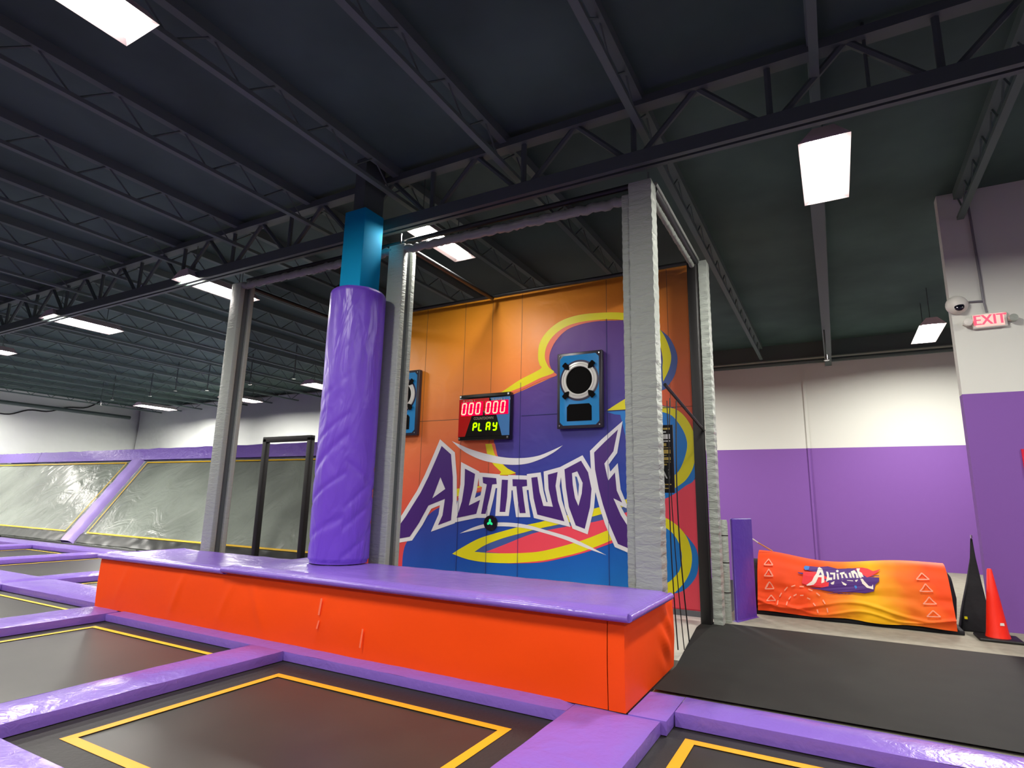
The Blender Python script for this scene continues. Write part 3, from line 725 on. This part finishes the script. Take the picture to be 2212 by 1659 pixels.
# white swooshes
shape([A(c3, sp([(418, 162), (470, 210), (540, 255), (640, 295), (780, 318), (900, 315), (1000, 285), (1090, 240), (1155, 190)]) + sp([(1155, 190), (1080, 225), (990, 260), (880, 275), (760, 270), (640, 245), (540, 215), (470, 185), (418, 162)])[1:-1])], 'm_white', .006)
shape([A(c3, sp([(470, 775), (560, 735), (650, 710), (760, 702), (900, 715), (1050, 755), (1200, 800), (1330, 860), (1445, 920)]) + sp([(1445, 920), (1330, 880), (1180, 820), (1040, 775), (900, 740), (760, 728), (650, 735), (560, 755), (470, 775)])[1:-1])], 'm_white', .006)
letters = {
 'A': [[(350, 195), (412, 250), (424, 400), (424, 560), (412, 688), (326, 720), (356, 655), (372, 545), (262, 590), (200, 705), (138, 797), (50, 812), (20, 790), (110, 665), (210, 505), (262, 400), (310, 290)], [(342, 402), (374, 480), (288, 542)]],
 'L': [[(505, 345), (572, 380), (558, 480), (530, 590), (605, 553), (580, 645), (450, 672), (485, 560), (502, 450)]],
 'T1': [[(622, 400), (712, 408), (716, 447), (686, 450), (668, 540), (642, 645), (612, 645), (632, 540), (650, 450), (625, 440)]],
 'I': [[(750, 418), (790, 420), (785, 530), (772, 632), (735, 632), (742, 530)]],
 'T2': [[(820, 415), (915, 418), (918, 460), (885, 465), (895, 550), (908, 640), (868, 640), (855, 550), (846, 462), (822, 462)]],
 'U': [[(945, 405), (985, 400), (1000, 500), (1025, 592), (1088, 598), (1060, 480), (1055, 385), (1120, 367), (1106, 460), (1122, 560), (1165, 695), (985, 650), (960, 540)]],
 'D': [[(1165, 350), (1275, 292), (1322, 370), (1345, 480), (1335, 600), (1300, 745), (1240, 722), (1195, 600), (1175, 470)], [(1215, 375), (1250, 363), (1286, 440), (1280, 510), (1258, 592), (1235, 540), (1220, 450)]],
 'E': [[(1520, 85), (1490, 230), (1430, 312), (1455, 425), (1500, 370), (1512, 490), (1548, 570), (1490, 542), (1540, 655), (1600, 750), (1640, 800), (1640, 900), (1575, 868), (1520, 845), (1460, 705), (1420, 582), (1393, 480), (1368, 350), (1362, 238), (1430, 170)]],
}
for k, lp in letters.items():
    P2 = offset_poly(lp[0], 27)
    shape([A(c3, P2)], 'm_white', .0064+.0003*list(letters).index(k))
for k, lp in letters.items():
    shape([A(c3, l) for l in lp], 'm_purple', .009)
shape([A(c3, [(1235, 395), (1248, 400), (1262, 450), (1256, 530), (1246, 470)])], 'm_sky2', .009)
pr.build('printed_design', mw)
# seams between the padded panels
b = MB()
def seam(px, py0, py1, m, wd=.008):
    a = wallpt(px, py0, WY-.007); c = wallpt(px, py1, WY-.007); x = (a[0]+c[0])/2
    b.box(a[0]-wd/2, a[0]+wd/2, WY-.0078, WY-.0072, min(a[2], c[2]), max(a[2], c[2]), M[m])
for xs in (-7.3, -6.45, -5.6, -5.03, -4.45, -2.95, -2.0):
    mtop = 3.3
    b.box(xs-.004, xs+.004, WY-.0014, WY-.0004, .12, 4.95, M['seam'])
b.box(-8.18, -1.65, WY-.0014, WY-.0004, 2.84, 2.85, M['seam'])
for xs, z0, z1 in ((-4.45, .15, 3.4), (-2.95, .15, 4.3), (-5.03, .15, 1.6), (-5.6, .15, 1.5), (-2.2, .15, 2.6)):
    b.box(xs-.003, xs+.003, WY-.0092, WY-.0026, z0, z1, M['seam_dark'])
b.box(-4.42, -2.0, WY-.0092, WY-.0026, 2.842, 2.850, M['seam_dark'])
b.build('panel_seam', mw)

# target boxes --------------------------------------------------------
def target_box(xc, zc, label):
    t = thing('target_box', label, 'game target', (xc, WY, zc-.6)); w2, h2 = .375, .60; Y0 = WY-.10; Yb = WY-.011
    MB().box(xc-w2, xc+w2, Y0, Yb, zc-h2, zc+h2, M['box_edge']).build('case', t, bevel=.012)
    b = MB(); c_ = .055; q = [(xc-w2+.05+c_, zc-h2+.045), (xc+w2-.05-c_, zc-h2+.045), (xc+w2-.05, zc-h2+.045+c_), (xc+w2-.05, zc+h2-.045-c_), (xc+w2-.05-c_, zc+h2-.045), (xc-w2+.05+c_, zc+h2-.045), (xc-w2+.05, zc+h2-.045-c_), (xc-w2+.05, zc-h2+.045+c_)]
    b.poly([(p[0], Y0-.002, p[1]) for p in q], M['box_blue'])
    b.build('front_panel', t)
    def disc(r, y, m, nm, r0=None, zc_=zc+.145):
        b = MB(); n = 48
        if r0 is None: b.poly([(xc+r*math.cos(2*PI*k/n), y, zc_+r*math.sin(2*PI*k/n)) for k in range(n)], m)
        else:
            for k in range(n):
                a, c = 2*PI*k/n, 2*PI*(k+1)/n
                b.poly([(xc+r0*math.cos(a), y, zc_+r0*math.sin(a)), (xc+r*math.cos(a), y-.0, zc_+r*math.sin(a)), (xc+r*math.cos(c), y, zc_+r*math.sin(c)), (xc+r0*math.cos(c), y, zc_+r0*math.sin(c))], m)
        return b.build(nm, t)
    disc(.325, Y0-.004, M['box_navy'], 'outer_ring')
    # silver ring, raised
    b = MB(); n = 64; zc_ = zc+.145
    prof = [(.295, 0), (.290, -.016), (.262, -.022), (.258, -.014), (.25, -.022), (.222, -.020), (.215, 0)]
    i = len(b.v); mi = b.mi(M['box_ring'])
    for r, y in prof:
        for k in range(n): b.v.append((xc+r*math.cos(2*PI*k/n), Y0-.005+y, zc_+r*math.sin(2*PI*k/n)))
    for p_ in range(len(prof)-1):
        for k in range(n):
            a = i+p_*n+k; c = i+p_*n+(k+1) % n; b.f.append((a, c, c+n, a+n)); b.m.append(mi)
    b.build('silver_ring', t, smooth=True)
    disc(.218, Y0-.008, M['box_hole'], 'target_hole')
    for sx, sz in ((1, 1), (-1, 1), (-1, -1), (1, -1)):
        b = MB(); a = math.atan2(sz, sx*.92); d = (math.cos(a), math.sin(a)); nn = (-d[1], d[0])
        for (r0, w0, r1, w1) in ((.235, .008, .29, .045), (.29, .045, .35, .04), (.35, .05, .372, .03)):
            b.poly([(xc+d[0]*r0+nn[0]*w0, Y0-.030, zc_+d[1]*r0+nn[1]*w0), (xc+d[0]*r0-nn[0]*w0, Y0-.030, zc_+d[1]*r0-nn[1]*w0), (xc+d[0]*r1-nn[0]*w1, Y0-.030, zc_+d[1]*r1-nn[1]*w1), (xc+d[0]*r1+nn[0]*w1, Y0-.030, zc_+d[1]*r1+nn[1]*w1)], M['box_hole'])
        b.build('ring_clamp', t)
    b = MB(); q = [(-.205, -.49), (.205, -.49), (.205, -.27), (.165, -.225), (-.165, -.225), (-.205, -.27)]
    b.poly([(xc+p[0], Y0-.006, zc+p[1]) for p in q], M['box_hole']); b.build('ball_slot', t)
    for sx in (-1, 1):
        for sz in (-1, 1):
            b = MB(); b.lathe((0, 0, 0), [(.012, 0), (.012, .004)], M['chrome'], 10); b.v = [(xc+sx*(w2-.045)+v[0], Y0-.003-v[2], zc+sz*(h2-.045)+v[1]) for v in b.v]; b.build('screw', t)
target_box(-3.37, 3.19, 'blue target box with a silver ring, right of the scoreboard')
target_box(-6.87, 3.19, 'blue target box with a silver ring, half hidden behind the centre post')

# scoreboard ----------------------------------------------------------
SX0, SX1, SZ0, SZ1 = -5.58, -4.58, 2.46, 3.24
sb = thing('scoreboard', 'lit scoreboard with red zeros and green PLAY between the two target boxes', 'scoreboard', (-5.08, WY, SZ0))
SY = WY-.12
MB().box(SX0, SX1, SY, WY-.011, SZ0, SZ1, M['score_black']).build('case', sb, bevel=.008)
b = MB(); mx = lambda u: SX0+u*(SX1-SX0); mz = lambda v: SZ0+v*(SZ1-SZ0)
def sq(P, m, d=.003): b.tess([P], lambda q: (mx(q[0]), SY-d, mz(q[1])), M[m])
sq([(.0, .08), (.14, .08), (.30, .62), (.60, .62), (.60, .90), (0, .90)], 'score_red')
sq([(1, .08), (.86, .08), (.74, .55), (.62, .90), (1, .90)], 'score_blue')
sq([(.14, .08), (.86, .08), (.74, .55), (.27, .55)], 'score_black', .0035)
b.build('face', sb)
b = MB()
add_text(b, 'PLAYER 1', .075, lambda p: (mx(.20)+p[0]*.8, SY-.006, mz(.84)+p[1]), M['score_text'])
add_text(b, 'PLAYER 2', .075, lambda p: (mx(.78)+p[0]*.8, SY-.006, mz(.84)+p[1]), M['score_text'])
add_text(b, 'COUNTDOWN', .065, lambda p: (mx(.50)+p[0]*.85, SY-.006, mz(.46)+p[1]), M['score_text'])
b.build('lettering', sb)
SEG = {'a': ((0, 1), (1, 1)), 'b': ((1, 1), (1, .5)), 'c': ((1, .5), (1, 0)), 'd': ((0, 0), (1, 0)), 'e': ((0, .5), (0, 0)), 'f': ((0, 1), (0, .5)), 'g': ((0, .5), (1, .5))}
CH = {'0': 'abcdef', 'P': 'abefg', 'L': 'def', 'A': 'abcefg', 'Y': 'bcdfg'}
def digit(b, ch, x, z, wd, h, m, th=.018, y=SY-.012, sl=.1):
    for s in CH[ch]:
        (a, c), (e, f) = SEG[s]
        p = Vector((x+a*wd+c*h*sl, z+c*h)); q = Vector((x+e*wd+f*h*sl, z+f*h)); d = (q-p).normalized(); n = Vector((-d.y, d.x))*th/2; g = d*th*.35
        P = [p+g*1.0+n*.9, p-g*.2, p+g*1.0-n*.9, q-g*1.0-n*.9, q+g*.2, q-g*1.0+n*.9]
        b.poly([(v.x, y, v.y) for v in P], m)
for i, u in enumerate((.075, .215, .355, .555, .695, .835)):
    b = MB(); digit(b, '0', mx(u)-.012, mz(.565), .075, .185, M['led_red'], .026); b.build('red_digit', sb)
for u0, u1 in ((.05, .48), (.53, .97)): MB().box(mx(u0), mx(u1), SY-.008, SY-.004, mz(.53), mz(.83), M['led_red_glow']).build('red_glow_plate', sb)  # emissive plates stand in for the red glow around the digits
for ch, u in (('P', .30), ('L', .41), ('A', .56), ('Y', .69)):
    b = MB(); digit(b, ch, mx(u), mz(.20), .062, .125, M['led_green'], .026, SY-.012); b.build('green_letter', sb)
b = MB().box(SX0+.01, SX1-.01, SY-.01, SY-.002, SZ0+.01, SZ0+.055, M['score_black']).box(SX0+.01, SX1-.01, SY-.01, SY-.002, SZ1-.055, SZ1-.01, M['score_black'])
for u in (.03, .97):
    for v in (.04, .96): b.box(mx(u)-.015, mx(u)+.015, SY-.014, SY-.009, mz(v)-.015, mz(v)+.015, M['chrome'])
b.build('trim_bar', sb)
# round green-lit sensor
g0 = wallpt(1060, 1130, WY-.02)
t = thing('round_button', 'small round black disc with a green mark below the word', 'button', (g0[0], WY, g0[2]))
b = MB(); n = 32
for r0, y0, r1, y1 in ((.125, WY-.011, .12, WY-.04), (.12, WY-.04, .0, WY-.045)):
    for k in range(n):
        a, c = 2*PI*k/n, 2*PI*(k+1)/n
        b.poly([(g0[0]+r*math.cos(s), y, g0[2]+r*math.sin(s)) for r, y, s in ((r0, y0, a), (r0, y0, c), (r1, y1, c), (r1, y1, a))], M['score_black'])
b.build('disc', t)
b = MB(); n = 40
b.poly([(g0[0]+(.04+.018*math.cos(3*2*PI*k/n))*math.cos(2*PI*k/n+PI/2), WY-.048, g0[2]+.01+(.04+.018*math.cos(3*2*PI*k/n))*math.sin(2*PI*k/n+PI/2)) for k in range(n)], M['green_print'])
b.build('green_mark', t)

# ================================================================== RIGHT BACKGROUND
tag(MB().grid(lambda u, v: (-1.44-.20*(1-u)**4*min(1, max(0, (v-.25)/.6))+u*7.9, 5.06+v*3.14+.10*u, .005), 40, 20, M['track']).build('black_floor_mat'), 'wide black foam floor in front of the orange inflatable barrier', 'floor mat')
# grey short post with bands
t = thing('short_padded_post', 'short grey padded post with dark bands beside the purple mat', 'post', (-1.385, 8.42, -.02))
MB().lathe((-1.385, 8.42, -.02), [(.055, 0), (.06, .02), (.06, 1.27), (.05, 1.31)], M['grey'], 16).build('sleeve', t, smooth=True)
for z in (1.08, .73, .35): MB().lathe((-1.385, 8.42, z), [(.062, 0), (.062, .012)], M['black_vinyl'], 16).build('band', t)
MB().box(-1.43, -1.40, 8.352, 8.362, .72-.25, .62, mat('orange_tag', (225, 120, 80), .6)).build('tag', t)
# purple standing mat
b = MB(); a0 = Vector((-1.275, 8.52)); a1 = Vector((-1.09, 9.05)); th = Vector((-.045, .03))
q = [a0, a1, a1+th, a0+th]
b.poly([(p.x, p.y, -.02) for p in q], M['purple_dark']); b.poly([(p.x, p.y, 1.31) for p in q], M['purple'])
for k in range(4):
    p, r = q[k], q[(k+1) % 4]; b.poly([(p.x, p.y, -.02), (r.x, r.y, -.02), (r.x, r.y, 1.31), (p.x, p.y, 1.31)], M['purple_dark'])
tag(b.build('standing_mat', bevel=.02), 'upright purple folded mat left of the inflatable barrier', 'mat')

# inflatable barrier with printed banner cloth
IX0, IX1 = -1.08, 1.14
def pxz(px, py, Y): return wallpt(px, py, Y)
ib = thing('inflatable_barrier', 'black inflatable barrier draped with an orange banner printed with a white word', 'barrier', (0, 9.55, -.02))
b = MB()
def roll(u, v):
    a = v*2*PI; x = IX0-.20+u*(IX1-IX0+.30)
    e = min(u, 1-u)*2.3; s = math.sqrt(min(1, max(0, e/.06)))*.999
    ry, rz = .30*s, .345*s
    return (x, 9.62+ry*math.cos(a), .37+rz*math.sin(a))
b.grid(roll, 60, 32, M['black_cloth']); b.build('tube', ib, smooth=True)
MB().box(IX0-.18, IX1+.10, 9.30, 9.95, -.02, .035, M['black_cloth']).build('base_sheet', ib, bevel=.012)
CXm = {}
def cloth(u, v, d=0):
    """u along, v from the top edge (0) down to the hem (1)"""
    x = IX0+u*(IX1-IX0)+.05*(v)*(u-.5)
    a = math.radians(118)-math.radians(190)*min(1, v*1.0)*.80
    topw = .035*math.cos(u*2*PI*1.0)*(1-v)+.02*math.cos(u*9)*(1-v)
    R1, R2 = .325, .415
    if v < .553:
        t = v/.553;                                    # over the top to the front
        y = 9.62-R1*math.sqrt(max(0, 1-(1-t)**2))
        z = .37+R2*(1-t)+topw
    else:
        t = (v-.553)/.447; y = 9.62-R1-.02*math.sin(PI*t)-.03*t; z = .37-.335*t
    fold = .018*math.sin(u*24+v*5)*max(0, v-.55)*2+.014*noise.noise((u*6, v*5, 3))+.012*noise.noise((u*18, v*9, 1))*v
    # diagonal drag folds near the hem
    fold += .020*math.exp(-((v-.80-.10*math.sin(u*9))/.03)**2)+.014*math.exp(-((v-.90+.06*math.sin(u*14))/.022)**2)
    z += .010*math.sin(u*17)*(v > .95)
    return (x, y-fold-.006-d, z+(d*.7 if v < .35 else 0))
mc = mat('banner_orange_cloth', (255, 100, 20), .6, .3)
g = N(mc, 'ShaderNodeNewGeometry'); mp = N(mc, 'ShaderNodeMapping'); mp.inputs['Scale'].default_value = (1, .3, 1.6)
nz = N(mc, 'ShaderNodeTexNoise'); nz.inputs['Scale'].default_value = 1.6; nz.inputs['Detail'].default_value = 3
sx = N(mc, 'ShaderNodeSeparateXYZ'); L(mc, g.outputs['Position'], mp.inputs[0]); L(mc, mp.outputs[0], nz.inputs['Vector']); L(mc, g.outputs['Position'], sx.inputs[0])
# yellow centre: t = 1 - |x-.35|*1.3 - z*.5 + noise
m1 = N(mc, 'ShaderNodeMath', operation='SUBTRACT'); m1.inputs[1].default_value = .30; L(mc, sx.outputs[0], m1.inputs[0])
m2 = N(mc, 'ShaderNodeMath', operation='ABSOLUTE'); L(mc, m1.outputs[0], m2.inputs[0])
m3 = N(mc, 'ShaderNodeMath', operation='MULTIPLY_ADD'); m3.inputs[1].default_value = -1.15; m3.inputs[2].default_value = .72; L(mc, m2.outputs[0], m3.inputs[0])
m4 = N(mc, 'ShaderNodeMath', operation='MULTIPLY_ADD'); m4.inputs[1].default_value = .7; L(mc, nz.outputs[0], m4.inputs[0]); L(mc, m3.outputs[0], m4.inputs[2])
m5 = N(mc, 'ShaderNodeMath', operation='MULTIPLY_ADD'); m5.inputs[1].default_value = -.45; L(mc, sx.outputs[2], m5.inputs[0]); L(mc, m4.outputs[0], m5.inputs[2])
rp = N(mc, 'ShaderNodeValToRGB'); els = rp.color_ramp.elements; els[0].position = .02; els[0].color = (*lin((255, 82, 26)), 1); els[1].position = .9; els[1].color = (*lin((255, 190, 20)), 1)
e = els.new(.45); e.color = (*lin((255, 125, 34)), 1)
L(mc, m5.outputs[0], rp.inputs[0]); L(mc, rp.outputs[0], mc.node_tree.nodes['Principled BSDF'].inputs['Base Color'])
b = MB(); b.grid(cloth, 140, 70, mc); cl = b.build('banner_cloth', ib, smooth=True)
# printed marks: banner crop pixel (photo 1700..1960 x 1180..1320, scale 8.508) -> u,v
def uv8(q):
    px, py = 1700+q[0]/8.508, 1180+q[1]/8.508
    return uvp((px, py))
def uvp(p):
    px, py = p
    u = (px-1633-(py-1195)*.03)/(2056-1633); top = 1194+u*24+ (0); bot = 1314+u*52
    return (u, (py-top)/(bot-top)*.97)
b = MB()
def deco(P, m, d, fn=uv8, close=True):
    Q = []
    for i in range(len(P)):
        a, c = P[i], P[(i+1) % len(P)]
        L_ = math.dist(a, c); n = max(1, int(L_/60)) if fn is uv8 else max(1, int(L_/8))
        for k in range(n): Q.append((a[0]+(c[0]-a[0])*k/n, a[1]+(c[1]-a[1])*k/n))
    def f(q):
        u, v = fn(q); return cloth(u, max(.02, v), d)
    b.tess([Q], f, M[m])
deco([(420, 330), (640, 335), (880, 310), (1000, 340), (1130, 380), (1260, 360), (1430, 370), (1560, 380), (1640, 560), (1840, 590), (1830, 660), (1760, 700), (1720, 830), (1560, 860), (1380, 830), (900, 800), (700, 760), (760, 700), (880, 640), (620, 430), (420, 410)], 'cloth_purple', .020)
deco([(400, 370), (430, 330), (520, 335), (500, 400), (430, 415)], 'cloth_blue', .022)
deco([(400, 450), (640, 430), (760, 470), (900, 560), (880, 690), (760, 720), (480, 700), (360, 660)], 'cloth_red', .022)
deco([(1260, 370), (1430, 365), (1540, 370), (1640, 400), (1740, 460), (1880, 430), (1800, 500), (1700, 550), (1620, 570), (1530, 500), (1400, 420), (1260, 420)], 'cloth_red', .022)
deco([(1360, 680), (1400, 670), (1420, 740), (1390, 760)], 'cloth_blue', .022)
for P in ([(280, 470), (390, 470), (385, 500), (300, 495)], [(520, 735), (700, 735), (760, 770), (560, 750)], [(1700, 540), (1840, 545), (1840, 558), (1700, 555)], [(830, 880), (1000, 850), (1200, 845), (1390, 900), (1200, 862), (1000, 866)]): deco(P, 'cloth_purple', .020)
for P in ([(715, 335), (770, 370), (800, 480), (805, 610), (745, 635), (755, 540), (690, 540), (640, 620), (585, 680), (460, 700), (450, 685), (560, 600), (650, 470), (690, 350)],
          [(845, 420), (880, 425), (895, 470), (900, 540), (960, 540), (955, 590), (835, 600), (860, 500)],
          [(920, 440), (1020, 440), (1020, 480), (1015, 575), (980, 580), (985, 480), (925, 475)],
          [(1060, 385), (1090, 400), (1080, 435), (1050, 435), (1035, 405)],
          [(1045, 460), (1080, 460), (1090, 580), (1060, 580)],
          [(1110, 445), (1200, 430), (1205, 470), (1160, 480), (1180, 590), (1145, 595), (1130, 480), (1110, 480)],
          [(1190, 470), (1230, 465), (1260, 560), (1300, 575), (1275, 460), (1310, 450), (1355, 630), (1240, 610)],
          [(1320, 430), (1390, 410), (1440, 480), (1465, 580), (1440, 660), (1400, 640), (1350, 540)],
          [(1430, 380), (1500, 385), (1480, 440), (1530, 480), (1555, 560), (1510, 550), (1560, 640), (1640, 720), (1690, 730), (1715, 690), (1715, 790), (1600, 750), (1520, 660), (1460, 520)],
          [(920, 625), (1000, 610), (985, 650), (945, 655)], [(1130, 620), (1230, 655), (1210, 685), (1160, 660)]):
    deco(P, 'cloth_white', .025)
deco([(735, 430), (760, 490), (700, 500)], 'cloth_purple', .027)
deco([(1375, 470), (1410, 500), (1420, 590), (1390, 570)], 'cloth_purple', .027)
deco([(795, 480)]*0 or [(0, 0), (1, 0), (0, 1)], 'cloth_white', -.05)
# little triangle outlines
def tri(cx, cy, s):
    P = [(cx-s, cy+s*.55), (cx+s, cy+s*.55), (cx, cy-s*.55)]
    for i in range(3):
        a, c = Vector(P[i]), Vector(P[(i+1) % 3]); d = (c-a).normalized(); n = Vector((-d.y, d.x))*1.2
        deco([tuple(a+n), tuple(c+n), tuple(c-n), tuple(a-n)], 'cloth_tri', .022, uvp)
for cx, cy in ((1662, 1219), (1663, 1240), (1665, 1264), (1669, 1290)): tri(cx, cy, 11)
for cx, cy in ((2006, 1249), (2010, 1273), (2014, 1300), (2018, 1329)): tri(cx, cy, 13)
def dash(cx, cy, ang, ln):
    d = Vector((math.cos(ang), math.sin(ang)))*ln/2; n = Vector((-d.y, d.x)).normalized()*1.3; c = Vector((cx, cy))
    deco([tuple(c-d+n), tuple(c+d+n), tuple(c+d-n), tuple(c-d-n)], 'cloth_tri', .022, uvp)
for R_, ln, N_ in ((58, 10, 9), (36, 8, 7)):
    for k in range(N_):
        th = PI*(1-(k+.5)/N_); dash(1742+R_*math.cos(th), 1320-R_*.95*math.sin(th)+(10*math.cos(th)), -(th-PI/2), ln)
b.build('printed_logo', ib)
# strap
t = thing('strap', 'short tan strap with a white hook stretched from purple mat to banner', 'strap', (-1.05, 9.5, .9))
s0 = wallpt(1621, 1161, 9.32); s1 = wallpt(1637, 1172, 9.4); s2 = wallpt(1668, 1190, 9.52)
MB().tube([s0, s1], .010, M['white'], 6).build('hook', t); MB().tube([s1, s2], .010, M['strap'], 6).build('webbing', t)
# black tapered cover
t = thing('tapered_cover', 'tall black tapered cover standing between the barrier and the orange cone', 'cover', (1.45, 9.6, -.02))
b = MB(); base = [(1.25, 9.64), (1.58, 9.64), (1.58, 9.88), (1.25, 9.88)]
prof = [(0, 1.0), (.25, .80), (.6, .45), (.9, .18), (1.15, .06)]
i0 = len(b.v)
for z, s in prof:
    for k, (x, y) in enumerate(base):
        b.v.append((1.50+(x-1.50)*s, 9.78+(y-9.78)*s, -.02+z))
for k in range(len(prof)-1):
    for j in range(4):
        a = i0+k*4+j; c = i0+k*4+(j+1) % 4; b.f.append((a, c, c+4, a+4)); b.m.append(b.mi(M['black_cloth']))
b.f.append((i0+16, i0+17, i0+18, i0+19)); b.m.append(0); b.f.append((i0+3, i0+2, i0+1, i0)); b.m.append(0)
b.build('cover', t, bevel=.015)
MB().lathe((1.50, 9.78, 1.13), [(.012, 0), (.012, .04)], M['chrome'], 8).build('tip', t)
MB().box(1.30, 1.33, 9.632, 9.642, .13, .16, M['m_yellow']).build('tag', t)
# cone
cx, cy = 1.55, 9.25
t = thing('traffic_cone', 'orange traffic cone with a square black base at the right edge', 'traffic cone', (cx, cy, -.02))
MB().box(cx-.21, cx+.21, cy-.2, cy+.2, -.02, .015, M['black_vinyl']).build('base', t, bevel=.012)
MB().lathe((cx, cy, .012), [(.122, 0), (.118, .02), (.108, .06), (.070, .40), (.026, .77), (.018, .785)], M['cone'], 32).build('cone_body', t, smooth=True)
b = MB(); b.poly([(cx+.015, cy-.104, .16), (cx+.06, cy-.088, .16), (cx+.058, cy-.084, .19), (cx+.02, cy-.100, .19)], M['white']); b.build('sticker', t)
# exit sign etc. on the right wall
ex0 = wallpt(2107, 710, RY-.05); exc = wallpt(2138, 691, RY-.06)
t = thing('exit_sign', 'lit red EXIT sign with two lamp heads high on the white pillar wall', 'exit sign', (exc[0], RY, exc[2]-.12))
X, Z = exc[0], exc[2]
MB().box(X-.19, X+.19, RY-.06, RY-.001, Z-.105, Z+.105, M['white']).build('case', t, bevel=.01)
MB().box(X-.155, X+.155, RY-.064, RY-.058, Z-.085, Z+.085, M['red_face']).build('face', t)
b = MB(); add_text(b, 'EXIT', .20, lambda p: (X+p[0]*.88, RY-.068, Z+.0+p[1]*1.0), M['red_lit'], .006); b.build('letters', t)
for sx_ in (-1, 1):
    b = MB(); c = (X+sx_*.245, RY-.07, Z-.01); n = 16
    for (r0, y0, r1, y1) in ((.03, RY-.03, .055, RY-.07), (.055, RY-.07, .05, RY-.115), (.05, RY-.115, 0, RY-.125)):
        for k in range(n):
            a, d = 2*PI*k/n, 2*PI*(k+1)/n
            b.poly([(c[0]+r*math.cos(s), y, c[2]+r*math.sin(s)) for r, y, s in ((r0, y0, a), (r0, y0, d), (r1, y1, d), (r1, y1, a))], M['white'] if sx_ < 0 else M['grey'])
    b.box(c[0]-.05, c[0]+.05, RY-.05, RY-.001, c[2]-.02, c[2]+.02, M['white'])
    b.build('lamp_head', t, smooth=True)
cc = wallpt(2068, 657, RY-.08)
t = thing('dome_camera', 'white dome security camera on the pillar wall left of the exit sign', 'security camera', (cc[0], RY, cc[2]-.1))
b = MB(); b.lathe((0, 0, 0), [(.13, 0), (.135, .03), (.12, .08), (.09, .12), (.04, .145), (.01, .15)], M['white'], 24)
b.v = [(cc[0]+v[0], RY-.001-v[2], cc[2]+v[1]) for v in b.v]; b.build('housing', t, smooth=True)
b = MB(); b.lathe((0, 0, 0), [(.062, 0), (.058, .03), (.04, .055), (.01, .065)], M['glass_dark'], 20)
b.v = [(cc[0]+.01+v[0], RY-.115-v[2]*.6, cc[2]-.045+v[1]-v[2]*.4) for v in b.v]; b.build('lens_dome', t, smooth=True)
b = MB(); jx = X-.03
jz = cc[2]+.02
b.tube([(jx-.02, RY-.02, CZ-.02), (jx, RY-.02, jz+.3), (jx, RY-.02, jz)], .016, M['conduit'], 8); b.tube([(cc[0]+.145, RY-.02, jz+.01), (jx, RY-.02, jz)], .013, M['conduit'], 8); b.tube([(jx, RY-.02, jz), (jx+.02, RY-.02, Z+.10)], .012, M['conduit'], 8)
tag(b.build('conduit'), 'thin grey conduit running down the white pillar wall to the exit sign', 'conduit')
rs = wallpt(2206, 970, RY-.02)
tag(MB().box(rs[0], rs[0]+.3, RY-.02, RY-.002, rs[2]-.36, rs[2], M['red_sign']).build('red_sign'), 'red sign cut off by the right edge of the picture', 'sign')
# black doorway frame
t = thing('doorway_frame', 'plain black upright doorway frame seen through the left bay', 'frame', (-11.3, 9.0, -.1))
fA, fB = wallpt(577, 943, 9.0), wallpt(672, 950, 9.0)
fx0, fx1, fz = fA[0], fB[0], (fA[2]+fB[2])/2
for x in (fx0, fx1): MB().box(x-.06, x+.06, 8.94, 9.06, -.6, fz, M['black_vinyl']).build('upright', t, bevel=.01)
MB().box(fx0-.06, fx1+.06, 8.94, 9.06, fz-.08, fz+.04, M['black_vinyl']).build('crossbar', t, bevel=.01)

for o in bpy.data.objects:
    if '_o' in o: del o['_o']
